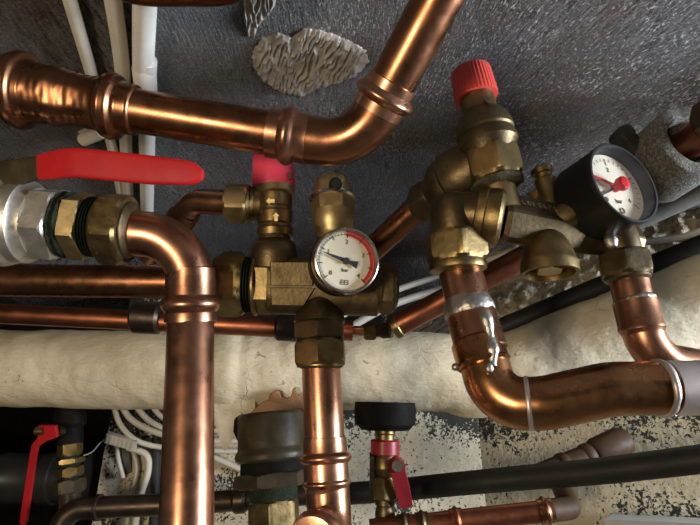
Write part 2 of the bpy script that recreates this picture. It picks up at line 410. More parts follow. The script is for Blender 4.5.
def render_strip():
    # rough unpainted render above the lagged pipe, a lumpy relief
    d = (WR1 - WR0).normalized(); zs = CAM.z + 0.235; nx, nz = 150, 36; L = (WR1 - WR0).length; g = []
    for k in range(nz + 1):
        row = []
        for i in range(nx + 1):
            p = WR0 + d * (L * i / nx); p.z = zs + (CEIL - zs) * k / nz
            h = 0.012 + 0.012 * noise.fractal(p * 55, 0.7, 2.0, 4)
            row.append(p - WN * h)
        g.append(row)
    m = M(); vs = [p for r in g for p in r]; w = nx + 1
    bk = [p + WN * 0.12 for p in vs]; n = len(vs)
    fs = []
    for k in range(nz):
        for i in range(nx):
            a = k * w + i; q = [a, a + 1, a + 1 + w, a + w]; fs.append(q); fs.append([x + n for x in q][::-1])
    m.add(vs + bk, fs); return m
struct('trim_1', render_strip(), 'rubble', 60)
# pale ledge low on the right wall
def ledge():
    d = (WR1 - WR0).normalized(); a = VR(612, 514, 0.0); b = VR(760, 514, 0.0); z = min(a.z, b.z)
    c = (a + b) / 2; c.z = z - 0.05
    return M().box(c - WN * 0.05, d * (b - a).length / 2, WN * 0.05, Vector((0, 0, 0.05)))
struct('trim_2', ledge(), 'ledge')

# mortar patch trowelled onto the ceiling
def mortar(outline, ctr, h0, freq, ang, seed):
    n = len(outline); c = VC(*ctr); poly = [VC(x, y) for x, y in outline]; m = M(); NR, NA = 70, 220
    rings = []
    for i in range(NR, -1, -1):
        f = max(i / NR, 0.004); ring = []
        for j in range(NA):
            t = j / NA * n; k = int(t) % n; e = poly[k].lerp(poly[(k + 1) % n], t - int(t))
            jag = 1 + 0.05 * noise.noise(Vector((j * 0.35, seed, 0)))
            p = c.lerp(c + (e - c) * jag, f)
            q = Vector((p.x * math.cos(ang) + p.y * math.sin(ang), (-p.x * math.sin(ang) + p.y * math.cos(ang)) * 0.22, seed))
            rid = 1 - min(1, abs(noise.fractal(q * freq, 0.7, 2.0, 2)) * 1.7)
            h = h0 * min(1, (1 - f) * 7) ** 0.6 * (0.35 + 0.75 * rid ** 2.2)
            p = Vector((p.x, p.y, CEIL - (h if i < NR else 0.0))); ring.append(p)
        rings.append(ring)
    m.rings(rings); return m
solo('mortar_patch', mortar([(252, 52), (262, 38), (277, 32), (292, 37), (305, 28), (320, 30), (337, 35), (352, 42), (366, 50), (369, 62), (356, 76), (340, 82), (318, 88), (302, 97), (282, 93), (264, 82), (254, 68)], (308, 62), 0.0052, 150, 0.35, 2.0), 'mortar',
     'trowelled grey mortar patch with raised ridges on the dark ceiling', 'mortar', VC(308, 62), ang=80)
solo('mortar_smear', mortar([(243, -12), (262, -14), (277, -6), (275, 6), (268, 14), (258, 26), (254, 38), (248, 36), (244, 20)], (258, 8), 0.0045, 150, 0.2, 5.0), 'mortar',
     'small jagged mortar smear on the ceiling above the larger patch', 'mortar', VC(258, 8), ang=80)

# ------------------------------------------------------------------ ceiling cables and conduit
def cable(name, pts, r, mat, label, cat='cable', group=None, seg=14):
    return solo(name, M().tube(spline(pts), r, seg), mat, label, cat, pts[-1], group)
CG = None
def vc(l, off): return [VC(x, y, off) for x, y in l]
cable('cable', vc([(64, -25), (70, 0), (80, 34), (90, 68), (98, 98), (108, 132), (116, 165), (126, 225)], 0.0075), 0.0068, 'cable', 'leftmost thin white cable running along the ceiling behind the red lever', group='white cables on the ceiling')
cable('cable', vc([(110, -25), (113, 0), (119, 40), (123, 78), (124, 110), (126, 145), (129, 225)], 0.0085), 0.0082, 'cable', 'thicker white cable on the ceiling between the thin cable and the conduit', group='white cables on the ceiling')
def conduit():
    t = thing('conduit', 'wide white plastic conduit on the ceiling, right of the two cables', 'conduit', VC(146, 215, 0.012))
    p = vc([(146, -25), (145, 0), (144, 30), (143, 76)], 0.0125); q = vc([(147, 60), (146.5, 100), (147, 150), (147, 240)], 0.0125)
    build('pipe', M().tube(spline(p), 0.0112, 28), 'conduit', t)
    build('lower_pipe', M().tube(spline(q), 0.0105, 28), 'conduit', t)
    a, b = VC(144, 66, 0.0125), VC(146, 92, 0.0125)
    build('socket', M().lathe(a, b, [(0, 0.0112), (0.1, 0.0128), (0.85, 0.0128), (1, 0.0108)], m=True), 'conduit', t)
conduit()
c = VC(92, 136, 0.008); a1 = (VC(100, 140, .008) - c) ; b1 = (VC(96, 128, .008) - c)
def clip():
    m = M(); n = Vector((0, 0, 1))
    A, B = VC(83, 140, 0.009), VC(102, 132, 0.009)
    m.lathe(A, B, [(0, 0.0085), (1, 0.0085), (1, 0.006), (0, 0.006)], 28, m=True, closed=True)
    mid = (A + B) / 2
    m.box(mid + Vector((0, 0, 0.0075)), (B - A) * 0.5, (B - A).cross(n).normalized() * 0.009, n * 0.0013)
    return m
solo('cable_clip', clip(), 'cable', 'small white cable clip on the ceiling above the red lever', 'clip', VC(92, 136, 0))

# ------------------------------------------------------------------ press fitting helpers for copper pipes
def bead(m, A, B, r, k=1.2, lip=True, n=8):
    """press-fitting collar from A to B round a pipe of radius r (metres): lip, bead"""
    L = [(0.0, r * 1.0), (0.02, r * 1.09)]
    L += [(0.30, r * 1.09)] + [(0.30 + 0.4 * i / n, r * (1.09 + (k - 1.09) * math.sin(math.pi * i / n))) for i in range(1, n)] + [(0.72, r * 1.09), (0.98, r * 1.09), (1.0, r * 1.0)]
    m.lathe(A, B, L, 48, m=True)

# upper copper run --------------------------------------------------
def upper_run():
    r = 0.0195
    P = [V(132, 110, .45), V(357, 147.5, .447), V(446, -16, .39)]
    t = thing('copper_pipe', 'copper pipe run under the ceiling, elbowing up past the mortar patch', 'pipe', V(200, 120, .45))
    full = fil(P, 0.048, 22)
    d1 = (P[1] - P[0]).normalized()
    build('straight_pipe', M().tube([V(122, 108.5, .45), V(283, 135.2, .45)], r, 48), 'copper_brown', t)
    build('far_pipe', M().tube([V(-300, 36, .45), V(-10, 85, .45)], r, 40), 'copper_brown', t)
    d2 = (P[2] - P[1]).normalized()
    e0 = full[1]; e1 = full[-2]
    build('elbow', M().tube([e0 - d1 * 0.024] + full[1:-1] + [e1 + d2 * 0.014], r * 1.08, 48), 'copper_brown', t)
    m = M(); bead(m, e0 - d1 * 0.046, e0 - d1 * 0.010, r * 1.03, 1.3); build('press_collar', m, 'copper', t)
    m = M(); bead(m, e1 + d2 * 0.001, e1 + d2 * 0.030, r * 1.03, 1.34); build('press_collar', m, 'copper_bright', t)
    build('rising_pipe', M().tube([e1 + d2 * 0.005, P[2]], r, 48), 'copper_brown', t)
    # reducing coupling on the left with dimpled crimp faces
    A, B = V(-24, 83, .45), V(138, 111, .45); m = M(); seg = 72
    pr = [(0, 1.45), (.20, 1.45), (.235, 1.5), (.255, 1.72), (.285, 1.78), (.315, 1.72), (.335, 1.48), (.37, 1.38), (.46, 1.38), (.52, 1.42), (.56, 1.34), (.62, 1.26), (.70, 1.24), (.76, 1.24), (.79, 1.28), (.81, 1.46), (.845, 1.54), (.88, 1.46), (.90, 1.22), (.915, 1.16), (.985, 1.16), (1.0, 1.02)]
    ax = (B - A).normalized(); u, w = perp(ax); R = []
    for i in range(150):
        tt = i / 149
        for (a, ra), (b, rb) in zip(pr, pr[1:]):
            if a <= tt <= b: rr = ra + (rb - ra) * (tt - a) / (b - a)
        ring = []
        for j in range(seg):
            a = 2 * math.pi * j / seg; k = rr
            if .37 < tt < .78:   # crimp flats and lumps
                k *= 1 - 0.05 * max(0, math.sin(4 * a + 1.0)) * math.sin(math.pi * (tt - .37) / .41) + 0.02 * noise.noise(Vector((a * 2, tt * 30, 0)))
            ring.append(A.lerp(B, tt) + (u * math.cos(a) + w * math.sin(a)) * k * r * 0.98)
        R.append(ring)
    m.rings(R); build('press_coupling', m, 'copper_brown', t, 60)
upper_run()
solo('copper_pipe', M().tube(spline([V(90, -44, .42), V(128, -15, .42), V(180, -11.5, .42), V(232, -15, .42), V(275, -44, .42)]), 0.0135, 40), 'copper_brown', 'sliver of copper pipe crossing the very top edge of the picture', 'pipe', V(180, -15, .42))

# ------------------------------------------------------------------ left ball valve with red lever
def lever_valve():
    D = .465
    t = thing('ball_valve', 'nickel plated ball valve with long red lever on the left', 'valve', V(10, 222, D))
    AX = lambda x, dy=0: V(350 - (350 - x) * .955, 221 + 0.075 * x + dy, D)
    m = M(); m.lathe(AX(-45), AX(26), [(0, 34), (.1, 42), (.3, 46), (.5, 46.5), (.62, 44), (.68, 40), (.72, 42), (.86, 41), (.9, 37), (1, 35)], 56); build('body', m, 'nickel', t, 40)
    m = M(); m.nut(AX(24), AX(50), 33, 0.35, .12); build('hex_end', m, 'nickel', t, 25)
    m = M(); m.lathe(AX(49), AX(62), [(0, 30), (.2, 33.5), (.45, 30.5), (.7, 33), (1, 28)], 60); 
    for p in m.v: p += noise.noise_vector(p * 190) * 0.0014
    build('hemp_seal', m, 'verdigris', t, 60)
    m = M(); m.nut(AX(60), AX(78), 30, 0.2, .08); build('nipple', m, 'brass_light', t, 25)
    pr = []
    for i in range(6): pr += [(i / 6, 26.5), (i / 6 + .07, 30), (i / 6 + .11, 30)]
    m = M(); m.lathe(AX(77), AX(94), pr + [(1, 26.5)], 48); build('thread', m, 'verdigris', t, label='green corroded thread')
    m = M(); m.nut(AX(92), AX(119), 33, 0.32, .17); build('union_nut', m, 'brass', t, 25)
    m = M(); m.lathe(AX(117), AX(124), [(0, 29), (.6, 28), (1, 24)]); build('olive', m, 'brass_dark', t)
    build('tail_pipe', M().tube([AX(-300), AX(-40)], .024, 36), 'copper_brown', t)
    # lever: pressed steel strip, folded edges, dipped in red
    def L(x, y, d): return V(x, y, d)
    def strip(tops, bots, ds, th):
        mm = M(); R = []
        for (xt, yt), (xb, yb), d in zip(tops, bots, ds):
            a, b = L(xt, yt, d), L(xb, yb, d); up = (a - b); h = up.length; up.normalize(); n = FWD
            sec = []
            for k in range(20):
                ang = 2 * math.pi * k / 20; cx, cz = math.cos(ang), math.sin(ang)
                px_ = math.copysign(abs(cx) ** 0.35, cx) * h / 2; pz = math.copysign(abs(cz) ** 0.5, cz) * th / 2
                sec.append((a + b) / 2 + up * px_ + n * pz)
            R.append(sec)
        mm.rings(R); return mm
    tops = [(39, 155), (47, 153), (56, 150), (66, 148.5), (78, 148), (110, 151), (150, 155.5), (185, 160), (196, 163), (201, 168), (202.8, 170)]
    bots = [(40, 180), (48, 180), (57, 179), (67, 178), (79, 178), (110, 181), (150, 184.5), (185, 185.5), (195, 184), (200.5, 181), (202.8, 178)]
    ds = [.44, .438, .435, .432, .43, .43, .428, .426, .426, .426, .426]
    h = build('lever', strip(tops, bots, ds, 0.008), 'red_paint', t, 50, label='red painted lever handle')
    m = strip([(-30, 160), (-5, 162), (12, 160), (28, 157), (40, 156)], [(-30, 189), (-5, 189), (12, 187), (28, 183), (40, 179)], [.452, .448, .445, .442, .44], 0.006)
    build('lever_shank', m, 'iron', h)
    m = M(); m.lathe(V(-8, 200, .463), V(-8, 172, .447), [(0, 16), (.4, 16), (.45, 12), (1, 12)], 40); build('stem', m, 'nickel', t)
lever_valve()

# copper bend falling in front on the left
def front_drop():
    r = 0.0212
    t = thing('copper_pipe', 'large upright copper pipe in left foreground, bent at its top towards the red-lever valve', 'pipe', V(186, 560, .382))
    T0, T1, T2 = V(122, 232, .468), V(190.5, 238, .472), V(191, 325, .466)
    dn = V(186, 560, .382)
    p = fil([T0, T1, T2], 0.047, 22)
    dv = (T2 - T1).normalized()
    build('bend', M().tube(p, r, 52), 'copper', t)
    m = M(); A, B = V(190.7, 268, .471), V(191, 322, .467)
    m.lathe(A, B, [(0, r * 1.0), (.02, r * 1.06), (.5, r * 1.08)] + [(.52 + .3 * i / 10, r * (1.09 + .19 * math.sin(math.pi * i / 10))) for i in range(11)] + [(.84, r * 1.1), (.985, r * 1.12), (1, r * 1.02)], 60, m=True)
    build('press_collar', m, 'copper', t)
    build('upright_pipe', M().tube([V(191, 318, .467), dn], r * 0.985, 52), 'copper', t)
    m = M(); m.lathe(V(191, 321, .4665), V(191, 325, .466), [(0, r * 1.05), (1, r * 1.0)], 48, m=True); build('joint_gap', m, 'black_rubber', t)
front_drop()

# background horizontal copper pipes, left
solo('copper_pipe', M().tube([V(-300, 277, .63), V(262, 283, .63)], 0.0205, 44), 'copper_brown', 'dull level copper pipe behind the left bend, the upper of two', 'pipe', V(60, 281, .63))
def thin_pipe():
    t = thing('copper_pipe', 'thinner level copper pipe just above the lagged pipe, below the other level one', 'pipe', V(150, 318, .68))
    build('tube', M().tube([V(-300, 299, .68), V(353, 331, .68)], 0.0135, 36), 'copper_red', t)
    m = M(); A, B = V(133, 317, .68), V(162, 318.5, .68); m.lathe(A, B, [(0, 13), (.1, 16), (.9, 16), (1, 13)]); build('coupling', m, 'copper_dark', t)
    m = M(); A, B = V(276, 326.5, .68), V(300, 328, .68); m.lathe(A, B, [(0, 12), (.1, 14), (.9, 14), (1, 12)]); build('coupling', m, 'copper_dark', t)
    m = M(); A, B = V(346, 330.5, .68), V(366, 331.3, .68); m.lathe(A, B, [(0, 5), (1, 5)]); build('bare_end', m, 'copper_bright', t, label='bright bare copper end')
    m = M(); m.nut(V(364, 331, .68), V(376, 331.5, .68), 7.5, .2); build('nut', m, 'brass', t, 25)
    m = M(); m.lathe(V(375, 331.5, .68), V(391, 330, .67), [(0, 6), (.3, 6), (.5, 8), (1, 8)]); build('fitting_end', m, 'brass_dark', t)
thin_pipe()

# ------------------------------------------------------------------ manifold, left/centre
def manifold():
    D = .53
    t = thing('brass_manifold', 'brass manifold block behind the steel-rimmed gauge, feeding the centre copper pipe', 'manifold', V(320, 366, .51))
    AX = lambda x, dy=0: V(350 - (350 - x) * .965, 284 + 0.02 * (x - 215) + dy, D)
    m = M(); m.nut(AX(212), AX(242), 28.5, 0.12, .17); build('inlet_nut', m, 'brass', t, 25)
    pr = []
    for i in range(4): pr += [(i / 4, 25), (i / 4 + .1, 28), (i / 4 + .15, 28)]
    m = M(); m.lathe(AX(241), AX(252), pr + [(1, 25)]); build('thread', m, 'verdigris', t, label='green corroded thread')
    m = M(); m.lathe(AX(251), AX(256), [(0, 29), (.3, 31), (.7, 31), (1, 29)], 56); m.lathe(AX(255), AX(268), [(0, 30), (1, 30)], 60, hexap=26, rot=.1); build('inlet_flange', m, 'brass', t, 25)
    # cast body: barrel with flattened front, boss for the gauge, bosses for the two top fittings
    m = M(); seg = 56; R = []
    A, B = AX(265), AX(380); ax = (B - A).normalized(); u = UP; w = -FWD
    for i in range(41):
        tt = i / 40; k = D / F; ring = []
        e = min(1, min(tt, 1 - tt) * 14 + .86)
        for j in range(seg):
            a = 2 * math.pi * j / seg; cx, cz = math.cos(a), math.sin(a)
            ex = .62
            ring.append(A.lerp(B, tt) + (u * math.copysign(abs(cx) ** ex, cx) * 28.5 + w * math.copysign(abs(cz) ** ex, cz) * 25) * k * e)
        R.append(ring)
    m.rings(R)
    pl = [V(270, 262, D - .0285), V(313, 262, D - .0285), V(313, 286, D - .0285), V(270, 285.5, D - .0285)]
    m.prism(pl, FWD * 0.02, .001)
    m.prism([V(270, 287.5, D - .0285), V(315, 288, D - .0285), V(304, 306, D - .0285), V(271, 305, D - .0285)], FWD * 0.02, .001)
    m.lathe(V(274, 266, D), V(273.5, 239, D), [(0, 24), (.25, 24), (.55, 23), (.85, 21), (1, 16)], 48)   # boss under safety valve
    m.lathe(V(332, 266, D - .002), V(333, 236, D), [(0, 22), (.5, 20), (.9, 17), (1, 16)], 44)
    build('body', m, 'brass_dark', t, 40)
    m = M(); AB = V(320, 296, D - .01), V(319.5, 325, D - .018)
    m.lathe(*AB, [(-.15, 12), (.1, 15), (.4, 20), (.7, 24.5), (.9, 25.5), (1, 22)], 48); build('outlet_boss', m, 'brass_dark', t)
    m = M(); m.nut(V(319.5, 322, .512), V(320, 339, .508), 23.5, .5, .1); build('outlet_hex', m, 'brass_dark', t, 25)
    m = M(); m.lathe(V(320, 337, .508), V(320, 343, .507), [(0, 21), (.5, 23.5), (1, 21)]); build('seal', m, 'verdigris', t)
    m = M(); m.nut(V(320, 341, .507), V(321, 366, .50), 24, .5, .16); build('outlet_nut', m, 'brass', t, 25)
    m = M(); m.lathe(V(321, 364, .50), V(321, 368.5, .499), [(0, 22.5), (.5, 22.5), (1, 20)]); build('olive', m, 'brass', t)
    # right hand end
    m = M(); m.lathe(AX(376), AX(382), [(0, 26), (1, 26)]); m.nut(AX(380, 1), AX(395, 1), 22.5, .1, .15); build('end_cap', m, 'brass_dark', t, 25)
    m = M(); m.lathe(AX(393, 1), AX(399, 1), [(0, 21), (.5, 22), (1, 17)], 50)
    for p in m.v: p += noise.noise_vector(p * 200) * 0.0016
    build('crust', m, 'moss', t, 60)
manifold()

def safety_left():
    D = .545
    t = thing('safety_valve', 'brass safety valve with smooth pinkish-red cap, left of the air vent', 'valve', V(274, 258, .535))
    m = M(); m.lathe(V(274, 242, .537), V(274, 232, .54), [(0, 16), (1, 16)], 48, hexap=15.2); build('neck', m, 'brass_dark', t, 25)
    m = M(); m.lathe(V(275, 237, .54), V(275, 195, D), [(0, 15), (.03, 17.5), (.18, 18), (.22, 16.5), (.28, 16), (.32, 17.6), (.58, 17.8), (.62, 16), (.68, 16), (.72, 17), (1, 17)], 52)
    # raised panels with flow arrows on the front of the body
    build('body', m, 'brass', t, 30)
    def arrow(cx, cy, ang, dd):
        pts = [(-5, 0), (-1, 4), (-1, 2), (4.5, 2), (4.5, -2), (-1, -2), (-1, -4)]
        ca, sa = math.cos(ang), math.sin(ang)
        return M().prism([V(cx + (x * ca - y * sa) * .9, cy + (x * sa + y * ca) * .9, dd) for x, y in pts], FWD * .004)
    build('flow_arrow', arrow(270.5, 201, 0, .5245), 'brass_light', t); build('flow_arrow', arrow(276, 217, math.pi / 2, .5225), 'brass_light', t)
    m = M(); m.lathe(V(275, 198, D), V(274, 184, .55), [(0, 17.5), (.1, 20), (.85, 20.5), (1, 19)], 52); build('bonnet_ring', m, 'brass_light', t)
    m = M(); A, B = V(274, 188, .549), V(272.5, 153, .555)
    m.lathe(A, B, [(0, 20.8), (.06, 21.2), (.5, 20.6), (.84, 20), (.93, 19.2), (.98, 17.5), (1, 14)], 60); build('cap', m, 'pink', t, 40, label='smooth pinkish-red plastic cap')
    m = M(); m.box(V(290.5, 176, .535), RT * .0012, UP * .0035, FWD * .003); build('cap_slot', m, 'ink', t)
    A = V(272, 205, D)
    m = M(); m.lathe(V(250, 204, D), V(268, 204.5, D), [(0, 15.5), (.25, 16.5), (.35, 15), (.5, 16), (.7, 17), (1, 15)], 44); build('outlet', m, 'brass', t)
    m = M(); m.nut(V(227, 203.5, D), V(249, 204, D), 18.5, .25, .16); build('outlet_nut', m, 'brass_light', t, 25)
    m = M(); m.lathe(V(248, 204, D), V(252, 204, D), [(0, 18), (.5, 18.5), (1, 17)]); build('outlet_ring', m, 'brass', t)
safety_left()
def drain_elbow():
    t = thing('copper_pipe', 'short copper elbow leaving the side of the pink-capped safety valve', 'pipe', V(150, 250, .60))
    r = .0138
    P = fil([V(232, 203, .547), V(196, 201, .56), V(146, 256, .60)], .022, 16)
    build('elbow', M().tube(P, r, 36), 'copper', t)
    a, b = V(188, 211, .567), V(176, 224, .577)
    m = M(); bead(m, a, b, r, 1.22); build('press_collar', m, 'copper', t)
drain_elbow()

def air_vent():
    D = .53
    t = thing('air_vent', 'small brass automatic air vent with black knob, above the steel-rimmed gauge', 'air vent', V(333, 236, D))
    A, B = V(334, 240, D - .004), V(331.5, 172, D + .02)
    m = M(); m.lathe(A, B, [(0, 16), (.05, 16), (.12, 16.5), (.16, 19), (.30, 20.3), (.38, 20.6)], 48); build('lower_body', m, 'brass_light', t)
    m = M(); m.nut(A.lerp(B, .37), A.lerp(B, .58), 19.3, .05, .1); build('hex_body', m, 'brass_light', t, 25)
    m = M(); m.lathe(A.lerp(B, .57), A.lerp(B, .63), [(0, 20.8), (.4, 22.6), (.8, 22.2), (1, 19)], 56); build('rim', m, 'steel', t, label='bright rim')
    m = M(); m.lathe(A.lerp(B, .60), A.lerp(B, .92), [(0, 18.6), (.45, 18.2), (.75, 17), (.9, 14.5), (1, 9)], 48)
    m.lathe(A.lerp(B, .84), A.lerp(B, 1.0), [(0, 6.5), (.5, 6.3), (.8, 5.2), (1, 2.5)], 30); build('head', m, 'brass_light', t)
    m = M(); m.lathe(V(334.5, 186, .53), V(336, 183, .506), [(0, 5.5), (.1, 6.6), (.8, 6.6), (.92, 5.6), (1, 4.5)], 36, ribs=(4, 6.2, .06)); build('vent_knob', m, 'black', t, 40, label='small black vent knob')
air_vent()

def dial_basis(n):
    x = (RT - n * RT.dot(n)).normalized(); y = n.cross(x).normalized()
    return x, y
def gauge_left():
    C = V(347, 260.3, .468); n = (V(346.9, 260.3, .468) - V(337, 266.5, .505)).normalized()
    R = 34.2 * .468 / F
    t = thing('pressure_gauge', 'white-faced pressure gauge with polished steel rim on the brass manifold', 'gauge', C - n * .05)
    m = M(); m.lathe(C - n * .034, C - n * .0085, [(0, R * .93), (.05, R * .97), (.9, R * .97), (1, R * .94)], 72, m=True); build('case', m, 'black', t)
    m = M(); m.lathe(C - n * .060, C - n * .033, [(0, .012), (1, .012)], 30, m=True, hexap=.0112); build('stem', m, 'brass_dark', t, 25)
    m = M(); m.lathe(C - n * .012, C + n * .002, [(0, R * .97), (.1, R * 1.0), (.75, R * 1.0), (.95, R * .97), (1, R * .93), (.9, R * .885), (.45, R * .87), (.3, R * .92)], 72, m=True, cap=False, closed=True); build('rim', m, 'steel', t, 40, label='polished steel rim')
    x, y = dial_basis(n); a0 = math.radians(-3)
    x, y = x * math.cos(a0) + y * math.sin(a0), y * math.cos(a0) - x * math.sin(a0)
    Dc = C - n * .0055
    m = M(); m.lathe(Dc - n * .001, Dc, [(0, R * .9), (1, R * .9)], 72, m=True); dial = build('dial', m, 'dial', t, label='cream dial face')
    def pol(deg, rr): a = math.radians(90 - deg); return Dc + (x * math.cos(a) + y * math.sin(a)) * R * rr
    ang = lambda b: -132 + 66.5 * b
    m = M(); n_ = 40; ri, ro = [], []
    for i in range(n_ + 1):
        g = ang(1.95 + 2.08 * i / n_); ri.append(pol(g, .755)); ro.append(pol(g, .86))
    lift = n * .0003
    m.add([p + lift for p in ri + ro], [[i, i + 1, n_ + 2 + i, n_ + 1 + i] for i in range(n_)]); build('red_zone', m, 'dial_red', dial)
    m = M()
    for i in range(0, 41):
        b = i / 10; g = ang(b); big = i % 5 == 0
        if not big and b > 2: continue
        r0, r1 = (.70, .86) if big else (.79, .86)
        wd = .0008 if big else .00045
        p0, p1 = pol(g, r0) + n * .0006, pol(g, r1) + n * .0006; sd = (p1 - p0).cross(n).normalized() * wd / 2
        m.add([p0 - sd, p0 + sd, p1 + sd, p1 - sd], [[0, 1, 2, 3]])
    for i in range(24):   # scale arc, left half
        g, g2 = ang(2 * i / 24), ang(2 * (i + 1) / 24); q = [pol(g, .79), pol(g, .803), pol(g2, .803), pol(g2, .79)]
        m.add([p + n * .0005 for p in q], [[0, 1, 2, 3]])
    build('scale', m, 'ink', dial)
    for b in range(5):
        text('numeral', str(b), .0060, pol(ang(b), .58), x, y, 'ink', dial)
    text('unit', 'bar', .0052, pol(180, .27), x, y, 'ink', dial)
    text('maker_mark', 'EEI', .0066, pol(180, .64), x, y, 'ink', dial)
    m = M(); a = math.radians(90 - ang(.87)); dx = x * math.cos(a) + y * math.sin(a); dy = n.cross(dx)
    q = Dc + n * .0022
    m.prism([q + dx * R * .80, q + dx * R * .1 + dy * R * .055, q - dx * R * .12 + dy * R * .05, q - dx * R * .36 + dy * R * .115, q - dx * R * .36 - dy * R * .115, q - dx * R * .12 - dy * R * .05, q + dx * R * .1 - dy * R * .055], n * .0008)
    m.lathe(Dc, q + n * .0016, [(0, R * .1), (1, R * .1)], 24, m=True); build('needle', m, 'ink', t, label='black needle')
    m = M(); m.lathe(C - n * .0016, C - n * .0006, [(0, R * .90), (1, R * .90)], 64, m=True); build('glass', m, 'glass', t)
gauge_left()

# centre copper pipe ------------------------------------------------------------
def centre_drop():
    r = .0193
    t = thing('copper_pipe', 'straight copper pipe hanging from the middle of the brass manifold', 'pipe', V(318, 545, .45))
    A, B = V(321, 362, .503), V(325, 452, .477)
    build('upright_pipe', M().tube([A, B], r, 48), 'copper_bright', t)
    m = M(); A2, B2 = V(324.5, 438, .481), V(327, 492, .466)
    rr = r * 1.03
    m.lathe(A2, B2, [(0, r), (.01, rr * 1.05), (.26, rr * 1.05)] + [(.28 + .2 * i / 8, rr * (1.06 + .19 * math.sin(math.pi * i / 8))) for i in range(9)] + [(.52, rr * 1.06), (.76, rr * 1.06)] + [(.78 + .12 * i / 6, rr * (1.06 + .08 * math.sin(math.pi * i / 6))) for i in range(7)] + [(.93, rr * 1.03), (1, rr)], 56, m=True)
    build('press_coupling', m, 'copper_bright', t)
    P = fil([V(327, 480, .470), V(331, 536, .452), V(290, 575, .36)], .026, 16)
    build('lower_elbow', M().tube(P, r * 1.04, 48), 'copper', t)
    a, b = V(322, 534, .43), V(312, 545, .407); m = M(); bead(m, a, b, r * 1.02, 1.2); build('press_collar', m, 'copper_bright', t)
    m = M(); m.lathe(V(324.3, 436.6, .4815), V(324.4, 438.8, .481), [(0, r * 1.02), (1, r * 1.03)], 44, m=True); build('depth_mark', m, 'ink', t)
centre_drop()

# ------------------------------------------------------------------ right hand safety valve and manifold
def safety_right():
    t = thing('safety_valve', 'tall brass safety valve with ribbed red cap, against the ceiling', 'valve', V(505, 196, .487))
    A, B = V(470, 71, .530), V(502, 203, .487)
    P = lambda f: A.lerp(B, f)
    m = M(); m.lathe(P(0), P(.225), [(0, 17), (.05, 19.3), (.12, 20), (.9, 21.4), (1, 21)], 144, ribs=(4, 19.9, .03)); build('cap', m, 'red_cap', t, 30, label='ribbed red plastic cap')
    m = M(); m.lathe(P(.2), P(.40), [(0, 17), (.75, 17.2), (.85, 18.5), (1, 19)], 48); build('neck', m, 'brass', t)
    m = M(); m.lathe(V(486.5, 100, .51), V(487.2, 99.2, .492), [(0, 2.4), (1, 2.4)], 18); build('vent_hole', m, 'ink', t)
    m = M(); m.lathe(P(.34), P(.66), [(0, 18), (.07, 22), (.2, 26), (.33, 28), (.44, 28.8), (.50, 28.8), (.54, 27.2), (.60, 28), (.66, 29.4), (.78, 29.4), (.84, 27), (1, 24)], 56); build('bonnet', m, 'brass_dark', t, 30)
    m = M(); m.nut(P(.62), P(.845), 24.5, .45, .15); build('inlet_hex', m, 'brass', t, 25)
    m = M(); m.lathe(P(.835), P(.895), [(0, 20), (.3, 25.5), (.7, 25), (1, 17)], 60)
    for p in m.v: p += noise.noise_vector(p * 160) * 0.0024
    build('hemp_seal', m, 'moss', t, 60)
    m = M(); m.lathe(P(.87), P(1.06), [(0, 16.5), (1, 17.5)], 44); build('nipple', m, 'brass_light', t)
    # side outlet turning away to the lower left
    C = V(490, 157, .504); E = V(419, 208, .575)
    m = M(); m.lathe(C, E, [(.05, 20), (.22, 28), (.36, 31), (.42, 31.5), (.46, 28.5), (.52, 29.5), (.60, 28), (.68, 23), (.74, 20)], 52); build('outlet', m, 'brass_dark', t)
    m = M(); m.nut(C.lerp(E, .72), C.lerp(E, .97), 18.5, .2, .15); build('outlet_nut', m, 'brass_dark', t, 25)
    m = M(); m.lathe(C.lerp(E, .95), C.lerp(E, 1.02), [(0, 17.5), (.5, 17.5), (1, 14)]); build('olive', m, 'brass_dark', t)
safety_right()
solo('copper_pipe', M().tube([V(424, 202, .573), V(330, 288, .64)], .0152, 36), 'copper_brown', 'copper discharge pipe slanting down behind the steel-rimmed gauge from the ribbed red-cap valve', 'pipe', V(340, 278, .635))

